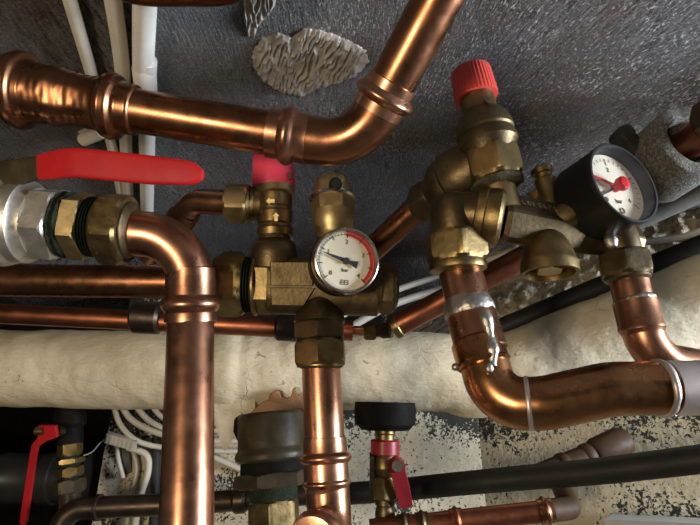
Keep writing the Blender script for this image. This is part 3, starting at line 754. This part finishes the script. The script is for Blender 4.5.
def manifold_right():
    t = thing('brass_manifold', 'brass manifold on the right, between the ribbed-cap valve and the black gauge', 'manifold', V(540, 275, .50))
    # elbow at left
    A, B = V(452, 198, .497), V(458, 268, .481)
    m = M(); m.lathe(A, B, [(-.06, 7), (-.03, 14), (.03, 19.5), (.12, 22.5), (.25, 23.5), (.4, 22.8), (.62, 21)], 52)
    H0, H1 = V(453, 212, .495), V(484, 216, .487)
    m.lathe(H0, H1, [(0, 20), (.4, 22), (.8, 23), (1, 24)], 48)
    build('elbow', m, 'brass_dark', t)
    m = M(); m.nut(A.lerp(B, .52), A.lerp(B, .93), 27.5, .52, .17); build('elbow_nut', m, 'brass', t, 25)
    m = M(); m.lathe(A.lerp(B, .90), A.lerp(B, 1.06), [(0, 27), (.5, 29), (.8, 28), (1, 22)], 48); build('elbow_olive', m, 'brass', t)
    # ring
    R0, R1 = V(475, 215, .490), V(503, 219, .483)
    m = M(); m.lathe(R0, R1, [(0, 23), (.05, 28), (.25, 30), (.34, 30), (.38, 28.5), (.6, 30.2), (.85, 30.2), (.95, 28), (1, 24)], 60); build('union_ring', m, 'brass', t, 30)
    # bar body, faceted: upper face slopes
    X0, X1 = V(497, 217, .487), V(634, 243, .52); ax = (X1 - X0).normalized()
    up = (UP - ax * UP.dot(ax)).normalized(); fr = -ax.cross(up).normalized()
    if fr.dot(FWD) > 0: fr = -fr
    sec = [(-25, 8), (-25, 16), (-20, 20), (4, 23), (7, 22), (25, 6), (26, -2), (24, -20), (-20, -22)]
    k = .49 / F; m = M()
    m.rings([[X0.lerp(X1, f) + (up * a * s_ + fr * b * s_) * k for a, b in sec] for f, s_ in ((0, .9), (.03, 1), (.45, .95), (.97, .75), (1, .7))])
    build('bar_body', m, 'brass_dark', t, 20)
    # raised lettering on the sloping face: casting marks
    rnd = random.Random(3); m = M()
    fa = (up * 25 + fr * 6) * k; fb = (up * 7 + fr * 22) * k; mid = (fa + fb) / 2; sl = (fb - fa).normalized(); nn = (up * .66 + fr * .75).normalized()
    for i in range(9):
        c0 = X0.lerp(X1, .07 + .037 * i) + mid + nn * .0003
        m.box(c0, ax * .0006, sl * .0030, nn * .0008)
        if i % 2 == 0: m.box(c0 + ax * .0014 - sl * .0024, ax * .0014, sl * .0006, nn * .0008)
        if i % 3: m.box(c0 + ax * .0014 + sl * .0024, ax * .0014, sl * .0006, nn * .0008)
    build('casting_mark', m, 'brass_light', t)
    # downward plug with square socket
    A, B = V(545, 234, .487), V(550, 274, .473)
    m = M(); m.lathe(A, B, [(0, 13), (.12, 18), (.3, 22), (.5, 24.5), (.68, 26), (.72, 27), (.80, 27.5), (1.0, 27.5), (1.0, 24), (.78, 23)], 56); build('drain_plug', m, 'brass', t, 30)
    m = M(); m.lathe(A.lerp(B, .75), A.lerp(B, .96), [(0, 14), (1, 13)], 42, hexap=11, rot=.3); build('plug_hex', m, 'brass_light', t, 25)
    # rear bleed screw
    C0, C1 = V(555, 215, .512), V(541, 168, .525)
    m = M(); m.lathe(C0, C1, [(0, 17), (.3, 15), (.55, 10.5), (.75, 10), (.78, 8.5), (.86, 8.5), (.88, 10.5), (.97, 10.5), (1, 8.5)], 36)
    m.prism([V(528, 193, .52), V(548, 184, .52), V(560, 188, .52), (V(562, 205, .52)), V(534, 201, .52)], FWD * .008, .001)
    build('bleed_screw', m, 'brass', t, 30)
    # gauge boss
    m = M(); m.lathe(V(556, 222, .492), V(586, 206, .49), [(0, 13), (.4, 15), (.6, 15), (.7, 12), (1, 12)], 40); build('gauge_boss', m, 'brass', t)
    # right outlet
    A, B = V(617, 226, .500), V(628, 282, .482)
    m = M(); m.lathe(A, B, [(0, 15), (.2, 17.5), (.5, 18), (.6, 16)], 44); build('outlet_boss', m, 'brass_dark', t)
    m = M(); m.nut(A.lerp(B, .5), A.lerp(B, .92), 22.5, .1, .17); build('outlet_nut', m, 'brass_dark', t, 25)
    m = M(); m.lathe(A.lerp(B, .9), A.lerp(B, 1.0), [(0, 21), (.6, 21), (1, 18)]); build('outlet_olive', m, 'brass_dark', t)
    m = M(); m.ball(V(611, 240, .482), .006, 16, (1.1, .8, 1.6)); build('solder_blob', m, 'solder', t, 60)
manifold_right()

def gauge_right():
    A, B = V(584, 206, .512), V(625, 182, .470); n = (B - A).normalized(); L = (B - A).length
    R = 43.8 * .475 / F
    t = thing('pressure_gauge', 'deep black cased pressure gauge with red needle knob, seen from the side', 'gauge', A)
    m = M(); m.lathe(A, B, [(0, R * .90), (.03, R * .97), (.08, R * 1.0), (.86, R * 1.0), (.88, R * 1.015), (.97, R * 1.015), (1.0, R * 1.0), (1.0, R * .95), (.98, R * .93), (.66, R * .92), (.64, R * .5), (.66, 0.001)], 80, m=True, cap=False)
    m.lathe(A, A + n * .002, [(0, R * .9), (1, R * .9)], 80, m=True)
    build('case', m, 'black', t, 40)
    Dc = A.lerp(B, .75)
    m = M(); m.lathe(Dc - n * .002, Dc, [(0, R * .895), (1, R * .895)], 72, m=True); dial = build('dial', m, 'dial', t, label='cream dial face')
    x, y = dial_basis(n); x = (V(650, 214, .47) - V(598, 146, .47)); x = (x - n * x.dot(n)).normalized(); y = n.cross(x)
    # y up-left .. make 'up' roughly image up-left
    up = (UP - n * UP.dot(n)).normalized(); rt = up.cross(n).normalized()
    def pol(deg, rr): a = math.radians(90 - deg); return Dc + (rt * math.cos(a) + up * math.sin(a)) * R * rr
    m = M()
    for i in range(25):
        g = -130 + 260 * i / 24; big = i % 6 == 0
        p0, p1 = pol(g, .60 if big else .70) + n * .0005, pol(g, .78) + n * .0005; sd = (p1 - p0).cross(n).normalized() * (.0006 if big else .0004)
        m.add([p0 - sd, p0 + sd, p1 + sd, p1 - sd], [[0, 1, 2, 3]])
    build('scale', m, 'ink', dial)
    for i in range(5): text('numeral', str(i), .007, pol(-130 + 65 * i, .48), rt, up, 'ink', dial)
    text('unit', 'bar', .007, pol(180, .34), rt, up, 'ink', dial)
    m = M(); c = pol(180, .58); m.lathe(c + n * .0002, c + n * .0008, [(0, .0032), (1, .0032), (1, .0019), (0, .0019)], 24, m=True, closed=True); build('approval_mark', m, 'stain', dial)
    hub = Dc; rt_ = ray(591, 178); tip = CAM + rt_ * ((Dc - CAM).dot(n) / rt_.dot(n))
    dx = (tip - hub); dx = (dx - n * dx.dot(n)).normalized(); dy = n.cross(dx); q = Dc + n * .003
    m = M(); m.prism([q + dx * R * .80 + dy * .001, q + dx * R * .80 - dy * .001, q - dy * .0016, q + dy * .0016], n * .001)
    build('red_needle', m, 'red_paint', t, label='red set needle')
    m = M(); m.lathe(Dc, Dc + n * .013, [(0, .0045), (.45, .0045), (.5, .0068), (.92, .0068), (1, .0055)], 40, m=True, ribs=(5, .0062, .06)); build('hub_knob', m, 'red_paint', t, 40, label='red centre knob')
    d2 = (dx * .75 - dy * .66) if (dx * .75 - dy * .66).dot(UP) < (dx * .75 + dy * .66).dot(UP) else (dx * .75 + dy * .66)
    d3 = n.cross(d2); q = Dc + n * .0015
    m = M(); m.prism([q + d2 * R * .7 + d3 * .0006, q + d2 * R * .7 - d3 * .0006, q - d3 * .0014, q + d3 * .0014], n * .0006); build('needle', m, 'ink', t, label='thin dark needle')
    c = A.lerp(B, .965)
    m = M(); m.lathe(c, c + n * .001, [(0, R * .92), (1, R * .92)], 64, m=True); build('glass', m, 'glass', t)
gauge_right()

# right hand copper: down from elbow, then right
def right_run():
    r = .0213
    t = thing('copper_pipe', 'thick soldered copper pipe dropping on the right, then running level to the right edge', 'pipe', V(560, 425, .41))
    P0, P1, P2 = V(458, 262, .492), V(476, 335, .463), V(494, 398, .435)
    P3, P4, P5 = V(545, 403, .422), V(610, 388.5, .42), V(1000, 384, .425)
    d01 = (P1 - P0).normalized()
    build('upper_pipe', M().tube([P0, P1], r * .97, 48), 'copper', t)
    a, b = V(468.5, 307, .4745), V(482, 352, .456)
    m = M(); m.lathe(a, b, [(0, r), (.03, r * 1.08), (.93, r * 1.09), (.97, r * 1.14), (1.0, r * 1.1)], 48, m=True); build('sleeve', m, 'copper', t)
    s0, s1 = V(466, 299, .4775), V(471, 316, .470)
    m = M(); m.lathe(s0, s1, [(0, r * .975), (.25, r * 1.03), (.55, r * 1.10), (.8, r * 1.11), (1, r * 1.085)], 64, m=True)
    for p in m.v: p += noise.noise_vector(p * 120) * 0.0012
    build('solder_band', m, 'solder', t, 60, label='silvery solder band')
    # runs of solder down the right of the sleeve
    m = M(); m.tube(spline([V(484, 312, .450), V(489, 333, .441), V(492, 350, .434), V(492, 366, .429)]), [.0052 + .0012 * math.sin(i * .4) for i in range(31)], 14); m.ball(V(455.5, 367, .442), .0035, 14); m.ball(V(489, 368, .427), .004, 14, (1, 1, 1.4))
    build('solder_drip', m, 'solder', t, 60)
    body = fil([V(480, 347, .458), V(495.5, 404, .434), P3, P4, P5], [.030, .05, .08], 18)
    build('elbow_and_level_pipe', M().tube(body, r * 1.03, 52), 'copper_amber', t)
    # joint ridges
    for (x0, y0, x1, y1, dd, k, mt) in ((476, 340, 484, 366, .453, 1.10, 'copper_amber'),):
        m = M(); m.lathe(V(x0, y0, dd + .006), V(x1, y1, dd - .006), [(0, r * 1.0), (.1, r * k), (.8, r * k), (.9, r * 1.15), (1, r * 1.03)], 48, m=True); build('elbow_socket', m, mt, t)
    def on(x):
        best = min(range(len(body)), key=lambda i: abs(350 + (body[i] - CAM).dot(RT) / dep(body[i]) * F - x)); return best
    bd = dens(body, .003)
    def seg_(x0, x1):
        return [p for p in bd if x0 <= 350 + (p - CAM).dot(RT) / dep(p) * F <= x1 and 262.5 - (p - CAM).dot(UP) / dep(p) * F > 380]
    sp = seg_(524, 532); m = M(); m.lathe(sp[0], sp[-1], [(0, r * 1.03), (.3, r * 1.055), (.7, r * 1.055), (1, r * 1.03)], 48, m=True); build('solder_line', m, 'tinned', t, 50)
    sp = seg_(656, 667); m = M(); m.lathe(sp[0], sp[-1], [(0, r * 1.03), (.2, r * 1.12), (.6, r * 1.13), (1, r * 1.06)], 48, m=True)
    for p in m.v: p += noise.noise_vector(p * 120) * 0.0008
    build('solder_ring', m, 'tinned', t, 60)
    m = M(); m.ball(V(672, 414, .413), .0035, 14, (1.2, 1, 1)); build('solder_drip', m, 'solder', t)
    # tinned pipe end to the right of the ring
    sp = seg_(664, 1005); m = M(); m.tube(sp, r * 1.05, 48); build('tinned_pipe', m, 'tinned', t, 50, label='dull silvery tinned length')
right_run()
def right_tail():
    r = .0172
    t = thing('copper_pipe', 'short copper pipe bending down from the nut beneath the black gauge', 'pipe', V(690, 366, .46))
    a, b = V(626, 268, .487), V(636, 312, .473)
    build('upper_pipe', M().tube([a, b], r, 44), 'copper', t)
    a, b = V(634, 300, .477), V(643, 334, .467)
    m = M(); m.lathe(a, b, [(0, r), (.04, r * 1.12), (.75, r * 1.13), (.8, r * 1.17), (.88, r * 1.17), (.93, r * 1.1), (1, r * 1.04)], 48, m=True); build('sleeve', m, 'copper', t)
    m = M(); m.lathe(V(633, 297.5, .478), V(635, 303, .476), [(0, r * .99), (.5, r * 1.12), (1, r * 1.1)], 48, m=True)
    for p in m.v: p += noise.noise_vector(p * 150) * 0.0006
    build('solder_band', m, 'solder', t, 60)
    P = fil([V(641, 326, .469), V(651, 360, .462), V(720, 372, .48)], .034, 14)
    build('bend', M().tube(P, r * 1.04, 44), 'copper', t)
    m = M(); m.lathe(V(672, 366, .468), V(720, 373, .48), [(0, r * 1.04), (.08, r * 1.12), (1, r * 1.12)], 44, m=True); build('tinned_sleeve', m, 'tinned', t)
right_tail()

# foam sleeve over copper pipe, top right
def foam():
    t = thing('foam_insulation', 'speckled grey foam sleeve cut open around the copper pipe at right edge', 'insulation', V(640, 180, .60))
    A, B = V(650, 172, .63), V(693, 140, .565)
    ax = (B - A).normalized(); u, w = perp(ax); m = M(); R = []; seg = 60; ro, ri = .045, .0285
    prof = [(0, ro * .93), (.05, ro), (1.0, ro), (1.02, ro * .97), (1.02, ri * 1.05), (.98, ri), (0, ri)]
    for i, (tt, r) in enumerate(prof):
        ring = []
        for j in range(seg):
            a = 2 * math.pi * j / seg; d = u * math.cos(a) + w * math.sin(a)
            cut = .10 * noise.noise(d * 1.5) if tt > .5 else 0   # slanting cut end
            ring.append(A.lerp(B, tt + cut * -.9) + d * r * (1 + .03 * noise.noise(d * 2 + Vector((tt, 0, 0)))))
        R.append(ring)
    m.rings(R, closed=True); build('sleeve', m, 'foam', t, 50)
foam()
def foam_pipe_inner():
    t = thing('copper_pipe', 'copper pipe with brass fitting coming out of the grey foam sleeve', 'pipe', V(690, 145, .545))
    A, B = V(650, 172, .63), V(693, 140, .565); d = (B - A).normalized()
    build('tube', M().tube([A + d * .02, B + d * .03], .0185, 40), 'copper_red', t)
    m = M(); m.nut(B + d * .026, B + d * .07, 25, .3, .12); build('nut', m, 'brass_dark', t, 25)
foam_pipe_inner()
def blk():
    m = M(); A, B = V(637, 152, .60), V(617, 131, .60); m.lathe(A, B, [(0, 9), (.3, 10), (.55, 10.5), (.6, 12), (.9, 12), (1, 9)], 36, ribs=(4, 11, .05)); return m
solo('valve_knob', blk(), 'black_rubber', 'small black knob peeping out behind the black gauge beside the foam', 'knob', V(637, 152, .60))
solo('foam_insulation', M().tube([V(575, 240, .72), V(640, 214, .69), V(760, 160, .61), V(1000, 54, .50)], .0195, 36, wob=.0012), 'foam_dark', 'smooth dark grey insulated pipe below the cut foam sleeve', 'insulation', V(640, 214, .69))

# ------------------------------------------------------------------ lagged pipe
def lagged():
    t = thing('lagged_pipe', 'fat plaster-lagged white pipe crossing the middle of the picture', 'pipe', V(240, 405, .82))
    P = [V(-320, 362, .82), V(-70, 366, .82), V(240, 371, .82), V(430, 371, .82), V(500, 374, .815), V(700, 300, .75), V(790, 264, .70), V(1000, 180, .62)]
    path = dens(spline(P, 12), .006)
    m = M(); n = len(path); R = []; seg = 72
    u, w = perp((path[1] - path[0]).normalized())
    for i, p in enumerate(path):
        tn = (path[min(i + 1, n - 1)] - path[max(i - 1, 0)]).normalized(); u = (u - tn * u.dot(tn)).normalized(); w = tn.cross(u)
        px = 350 + (p - CAM).dot(RT) / dep(p) * F
        sw = .006 * math.exp(-((px - 232) / 22) ** 2) - .004 * math.exp(-((px - 246) / 5) ** 2)
        ring = []
        for j in range(seg):
            a = 2 * math.pi * j / seg; d = u * math.cos(a) + w * math.sin(a)
            rr = .0615 + sw + .0028 * noise.fractal((p + d * .06) * 13, .8, 2, 3) + .0006 * noise.fractal((p + d * .06) * 90, .7, 2, 3)
            ring.append(p + d * rr)
        R.append(ring)
    m.rings(R); build('plaster_jacket', m, 'lagging', t, 70)
    # torn hanging flap of the jacket
    g = []
    top = [(202, 384), (214, 386), (228, 388), (243, 388), (256, 388)]; bot = [(205, 408), (216, 428), (225, 451), (238, 428), (255, 408)]
    rows = 14
    m = M(); ft, bk = [], []
    for k in range(rows + 1):
        f = k / rows
        for (x0, y0), (x1, y1) in zip(spl2(top), spl2(bot)):
            x = x0 + (x1 - x0) * f; y = y0 + (y1 - y0) * f
            p = V(x, y, .7665 - .005 * f + .004 * noise.noise(Vector((x * .08, y * .08, 1))))
            ft.append(p); bk.append(p + FWD * .004)
    wn = len(spl2(top)); nn = len(ft); fs = []
    for k in range(rows):
        for i in range(wn - 1):
            q = [k * wn + i, k * wn + i + 1, (k + 1) * wn + i + 1, (k + 1) * wn + i]; fs.append(q); fs.append([x + nn for x in q][::-1])
    edge = [i for i in range(wn)] + [(k + 1) * wn - 1 for k in range(1, rows + 1)] + [rows * wn + i for i in range(wn - 2, -1, -1)] + [k * wn for k in range(rows - 1, 0, -1)]
    for a, b in zip(edge, edge[1:] + edge[:1]): fs.append([a, a + nn, b + nn, b])
    m.add(ft + bk, fs); build('torn_flap', m, 'lagging', t, 70, label='torn white flap of the jacket hanging down')
    pp = [(240, 422), (243, 416), (252, 412), (259, 405), (264, 402), (268, 400), (270, 394), (275, 391), (279, 392), (281, 398), (287, 399), (291, 397), (293, 389), (296, 388), (298, 396), (302, 393), (304, 399), (306, 410), (306, 424)]
    m = M(); m.prism([V(x, y, .745 + .0006 * (y - 390)) for x, y in pp], FWD * .006, .0008); build('torn_paper', m, 'paper', t, 60, label='torn brown paper backing')
def spl2(l):
    q = spline([Vector((x, y, 0)) for x, y in l], 4); return [(p.x, p.y) for p in q]
lagged()
solo('dark_pipe', M().tube(dens([V(490, 333, .92), V(700, 247, .82), V(790, 210, .78), V(1000, 120, .66)], .01), .0185, 32, wob=.001), 'black_rubber', 'dark insulated pipe along the wall above the right half of the lagged pipe', 'pipe', V(500, 329, .93))

# cables in the corner between centre and right
for (l, r, lab) in (
    ([(340, 316, .86), (394, 291, .9), (452, 272, .94), (520, 250, .9)], .0058, 'upper white cable in the ceiling corner behind the thick right pipe'),
    ([(340, 333, .86), (392, 305, .88), (452, 286, .92), (530, 262, .88)], .0066, 'lower white cable in the ceiling corner behind the thick right pipe')):
    cable('cable', [V(*p) for p in l], r, 'cable', lab, group='white cables in the ceiling corner')
for k in range(4):
    pts = [V(410 + 9 * k, 334 + (k % 2), .93), V(428 + 9 * k, 322, .925 + .004 * k), V(440 + 8 * k, 310 - 2 * k, .93), V(470 + 8 * k, 300 - 3 * k, .94)]
    cable('cable', pts, .0038, 'cable', 'thin white cable end in the twisted bundle above the lagged pipe', group='twisted cable ends in the corner')
cable('cable', [V(600, 249, .80), V(640, 243, .79), V(676, 238, .78), V(700, 231, .77), V(760, 205, .75)], .0052, 'cable_grey', 'pale grey cable along rough wall right of the black gauge')
# diagonal copper pipe
def diag():
    t = thing('copper_pipe', 'reddish copper pipe slanting up behind the thick right pipe, open lower end', 'pipe', V(398, 326, .66))
    A, B = V(394, 327, .655), V(545, 246, .62); d = (B - A).normalized()
    build('tube', M().tube([A, B], .0148, 36), 'copper_red', t)
    m = M(); m.lathe(A - d * .002, A + d * .008, [(0, .0150), (.15, .0168), (.85, .0168), (1, .015)], 36, m=True); build('end_ring', m, 'brass', t)
diag()

# ------------------------------------------------------------------ below the lagged pipe
def iron_union():
    t = thing('iron_union', 'dark iron union with brass hex, left of the centre copper pipe', 'fitting', V(274, 560, .58))
    A, B = V(270.5, 413, .63), V(275, 535, .585)
    m = M(); m.lathe(A, B, [(0, 31), (.015, 33), (.03, 33.6), (.29, 33.8), (.31, 34.2), (.33, 36.2), (.36, 37), (.39, 36.2), (.41, 33)], 56); build('upper_collar', m, 'iron', t)
    m = M(); m.lathe(A, B, [(.40, 31), (.42, 31.5), (.50, 32), (.53, 30)], 48); build('gasket', m, 'iron_black', t)
    m = M(); m.nut(A.lerp(B, .50), A.lerp(B, .62), 33, .3, .12); build('lower_collar', m, 'iron', t, 25)
    m = M(); m.lathe(A, B, [(.60, 22), (.66, 24), (.73, 22.5), (.76, 20)], 48)
    for p in m.v: p += noise.noise_vector(p * 150) * 0.0014
    build('thread', m, 'verdigris', t, 60, label='green corroded thread')
    m = M(); m.nut(A.lerp(B, .72), A.lerp(B, 1.0), 23, .5, .1); build('hex_end', m, 'brass', t, 25)
    m = M(); m.lathe(A, B, [(.98, 20), (1.3, 20)]); build('tail', m, 'iron', t)
    # bracket lug on the left
    m = M(); m.prism([V(234, 420, .62), V(241, 416, .62), V(243, 436, .62), V(237, 441, .62), (V(233, 432, .62))], FWD * .012, .001); build('lug', m, 'iron_black', t)
iron_union()
def mini_valve():
    D = .70
    t = thing('ball_valve', 'small brass valve with short red lever hanging below the lagged pipe', 'valve', V(386, 520, .68))
    A, B = V(385, 404, .72), V(385, 520, .68); P = lambda y: A.lerp(B, (y - 404) / 116)
    m = M(); m.lathe(P(402), P(431), [(0, 30), (.3, 31), (.8, 30), (.86, 27), (1, 24)], 44); build('flange', m, 'iron_black', t, label='black flange')
    m = M(); m.lathe(P(429), P(443), [(0, 10), (.4, 10.5), (.5, 9.5), (1, 9.5)]); build('neck', m, 'brass', t)
    m = M(); m.lathe(P(441), P(457), [(0, 13), (.1, 14.5), (.9, 14.5), (1, 12)], 48); build('red_collar', m, 'red_dull', t)
    m = M(); m.lathe(P(456), P(500), [(0, 11), (.1, 13), (.3, 13.5), (.45, 11), (.5, 10)]); m.nut(P(478), P(500), 11.5, .4, .1); build('body', m, 'brass', t, 25)
    m = M(); m.lathe(P(498), P(522), [(0, 9), (.3, 10), (.35, 8.5), (.6, 10), (1, 10)]); build('tail', m, 'brass_dark', t)
    m = M(); m.box(P(478) - RT * .018, RT * .003, UP * .03, FWD * .008); build('bracket', m, 'iron', t)
    hp = [(388, 466), (390, 460), (396, 457), (402, 459), (405, 464), (406, 472), (410, 488), (413, 506), (408, 509), (400, 509), (397, 497), (392, 478)]
    m = M(); m.prism([V(x, y, .668) for x, y in hp], FWD * .006, .001); h = build('lever', m, 'red_dull', t, 40, label='short red lever')
    m = M(); m.lathe(V(397.5, 466, .680), V(397.5, 466, .660), [(0, 6.5), (.8, 6.5), (1, 5.6)], 36, hexap=5.6); m.lathe(V(397.5, 466, .662), V(397.5, 466, .655), [(0, 3), (1, 3)], 18); build('lever_nut', m, 'steel', h, 25)
mini_valve()
solo('black_pipe', M().tube(spline([V(330, 495, .815), V(395, 490, .79), V(440, 485.5, .765), (V(520, 478, .72)), V(610, 470, .66), V(760, 452, .585), V(1000, 428, .50)]), .0166, 36), 'black_rubber', 'matt black pipe sloping along the wall at lower right', 'pipe', V(520, 490, .72))
def bronze_pipe():
    t = thing('dark_pipe', 'dark bronze-coloured pipe along the bottom left, turning down at its left end', 'pipe', V(60, 530, .76))
    P = fil([V(326, 493, .81), V(200, 503, .78), V(60, 509, .76), V(56, 575, .73)], [.05, .032], 14)
    build('tube', M().tube(P, .0158, 36), 'copper_dark', t)
    for (x0, y0, x1, y1, d) in ((233, 500.5, 247, 499.5, .785), (96, 507.5, 101, 507.3, .766)):
        m = M(); m.lathe(V(x0, y0, d), V(x1, y1, d), [(0, 10.5), (.2, 12.5), (.8, 12.5), (1, 10.5)], 36); build('coupling', m, 'copper_dark', t)
bronze_pipe()
def bottom_copper():
    t = thing('copper_pipe', 'copper pipe at the bottom edge right of centre, ending in a press elbow', 'pipe', V(450, 530, .66))
    A, B = V(370, 530, .66), V(546, 511, .66)
    build('tube', M().tube([A, B], .0132, 36), 'copper_red', t)
    m = M(); bead(m, V(538, 512, .66), V(552, 510, .66), .0138, 1.3); build('press_collar', m, 'copper', t)
    P = fil([V(546, 511, .66), V(571, 508, .69), V(556, 474, .765)], .016, 12)
    build('elbow', M().tube(P, .0145, 32), 'copper_ox', t)
    for x in (398, 416, 450):
        y = 530 - (x - 370) * .108; m = M(); bead(m, V(x, y, .66), V(x + 13, y - 1.4, .66), .0138, 1.28); build('press_collar', m, 'brass_dark' if x < 440 else 'copper_red', t)
bottom_copper()
def brown_branch():
    t = thing('branch_pipe', 'dirty brown branch pipe emerging from the wall above the black pipe', 'pipe', V(620, 442, .79))
    A, B = V(542, 474, .77), V(626, 440, .80); d = (B - A).normalized()
    build('tube', M().tube([A, B], .0165, 32), 'copper_ox', t)
    for f in (.2, .48): 
        m = M(); m.lathe(A.lerp(B, f), A.lerp(B, f + .1), [(0, .0166), (.2, .0185), (.8, .0185), (1, .0166)], 32, m=True); build('ring', m, 'copper_ox', t)
    m = M(); m.lathe(A.lerp(B, .6), A.lerp(B, 1.0), [(0, .018), (.1, .021), (.8, .023), (1, .019)], 32, m=True); build('socket', m, 'copper_ox', t)
brown_branch()

# left bottom: drain pipe, dark valve with red lever
def drain():
    t = thing('drain_pipe', 'dark grey plastic drain pipe in the shadows at lower left', 'pipe', V(20, 500, .95))
    build('tube', M().tube([V(-280, 478, .95), V(90, 478, .95)], .043, 44), 'grey_pipe', t)
    m = M(); m.lathe(V(2, 478, .95), V(60, 478, .95), [(0, .043), (.02, .0455), (.1, .0455), (.12, .044), (.75, .044), (.78, .047), (.98, .047), (1, .043)], 48, m=True); build('collar', m, 'grey_pipe', t)
drain()
def dark_valve():
    D = .80
    t = thing('ball_valve', 'dim upright valve with long thin red lever at the lower left corner', 'valve', V(72, 520, .76))
    A, B = V(70, 405, .84), V(70, 520, .80); P = lambda y: A.lerp(B, (y - 405) / 115)
    m = M(); m.lathe(P(405), P(445), [(0, 13), (.3, 15), (.5, 15), (.6, 12), (1, 12)]); build('upper_body', m, 'iron_black', t)
    m = M(); m.nut(P(441), P(457), 10, .5); build('hex_body', m, 'brass', t, 25)
    m = M(); m.nut(P(459), P(465), 12, .3); m.nut(P(468), P(478), 11, .5); build('hex_ring', m, 'brass', t, 25)
    m = M(); m.lathe(P(456), P(482), [(0, 9), (1, 9)]); build('thread', m, 'verdigris', t)
    m = M(); m.nut(P(480), P(494), 13, .3); m.lathe(P(493), P(520), [(0, 10), (1, 10)]); build('tail', m, 'iron', t, 25)
    hp = [(38, 426), (55, 426), (57, 437), (46, 441), (37, 447), (35, 455), (25.5, 523), (24, 526), (20, 525), (19.5, 521), (29.5, 455), (31.5, 445), (38, 437)]
    m = M(); m.prism([V(x, y, .775) for x, y in hp], FWD * .007, .0008); h = build('lever', m, 'red_paint', t, 40, label='long thin red lever')
    m = M(); m.lathe(V(36, 431, .775), V(44, 431, .775), [(0, 4), (1, 4)], 24); m.lathe(V(55, 431, .79), V(66, 431, .83), [(0, 5), (1, 5)], 24); build('spindle', m, 'brass', t)
dark_valve()

# cables hanging at the wall, lower left
for (l, r, lab) in (
    ([(112, 400, .07), (120, 424, .055), (136, 440, .045), (160, 447, .03), (200, 450, .03), (245, 452, .03)], .0048, 'white cable looping from the terminal block to behind the copper upright'),
    ([(118, 400, .05), (132, 420, .045), (158, 433, .045), (190, 440, .045), (248, 441, .045)], .0055, 'upper white cable sagging across the wall under the lagging'),
    ([(132, 400, .032), (146, 418, .032), (165, 430, .032), (200, 451, .015), (246, 472, .012)], .0055, 'white cable crossing low behind the left copper upright'),
    ([(148, 400, .02), (162, 417, .02), (186, 428, .02), (246, 432, .02)], .005, 'short white cable tucked close below the lagged pipe'),
    ([(128, 447, .028), (146, 455, .022), (148, 472, .02), (140, 498, .02), (132, 545, .02)], .0062, 'thick white cable dropping beside the wall, left of the black conduit'),
    ([(117, 446, .022), (118, 458, .02), (123, 478, .012)], .0042, 'stub of white cable under the terminal block'),
    ([(134, 452, .012), (137, 470, .012), (131, 500, .012), (124, 545, .012)], .0045, 'slim white cable beside the thick dropping one')):
    cable('cable', [VB(*p) for p in l], r, 'cable', lab, group='white cables hanging on the back wall')
cable('wire', [V(109, 437, .93), V(100, 443, .92), V(92, 452, .91), V(82, 456, .90)], .0012, 'cable', 'hair-thin pale wire sticking out to the left of the terminal block', 'wire')
def block():
    t = thing('terminal_block', 'small ribbed white terminal block hanging among the wall cables', 'connector', V(122, 450, .925))
    a, b = V(107, 437, .925), V(136, 445, .925); ax = (b - a).normalized(); up = (UP - ax * UP.dot(ax)).normalized(); n = ax.cross(up)
    c = (a + b) / 2
    build('housing', M().box(c, (b - a) / 2, up * .0085, n * .007), 'cable', t)
    m = M()
    for i in range(7): m.box(a.lerp(b, (i + .5) / 7) - FWD * .0068, ax * .0012, up * .0075, n * .002)
    build('rib', m, 'cable_grey', t)
block()
solo('black_conduit', M().tube([VB(157, 432, .012), VB(153, 545, .012)], .0085, 24), 'black_rubber', 'thin black conduit on the wall beside the white cables', 'conduit', VB(152, 540, .012))
solo('label_tag', M().prism([V(121, 449, .95), V(128, 448, .95), V(132, 472, .95), V(125, 476, .95)], FWD * .0012), 'foam_dark', 'small grey strip tag dangling under the terminal block', 'tag', V(127, 476, .95))

# ------------------------------------------------------------------ camera, light
cam = bpy.data.cameras.new('camera'); co = bpy.data.objects.new('camera', cam); COL.objects.link(co)
co.location = CAM; co.rotation_euler = (math.radians(90) + PITCH, 0, 0)
cam.sensor_width = 36; cam.lens = 36 * F / 700; cam.clip_start = 0.01
S.camera = co
def area(name, loc, target, sx, sy, energy, col):
    l = bpy.data.lights.new(name, 'AREA'); l.shape = 'RECTANGLE'; l.size = sx; l.size_y = sy; l.energy = energy; l.color = col
    o = bpy.data.objects.new(name, l); COL.objects.link(o); o.location = loc
    o.rotation_euler = (Vector(target) - Vector(loc)).to_track_quat('-Z', 'Y').to_euler(); return o
area('work_lamp', CAM + Vector((-.48, -.50, -.17)), CAM + Vector((-.03, .7, .12)), .17, .17, 6.5, (1.0, .83, .60))
area('window_daylight', CAM + Vector((1.40, .22, .06)), CAM + Vector((.0, .5, .2)), .36, .40, 40, (.80, .885, 1.0))
W = bpy.data.worlds.new('world'); S.world = W; W.use_nodes = True
W.node_tree.nodes['Background'].inputs[0].default_value = (.9, .85, .78, 1); W.node_tree.nodes['Background'].inputs[1].default_value = .05
S.view_settings.view_transform = 'Standard'; S.view_settings.look = 'None'; S.view_settings.exposure = 0.0; S.view_settings.gamma = 1.0
S.view_settings.use_curve_mapping = False
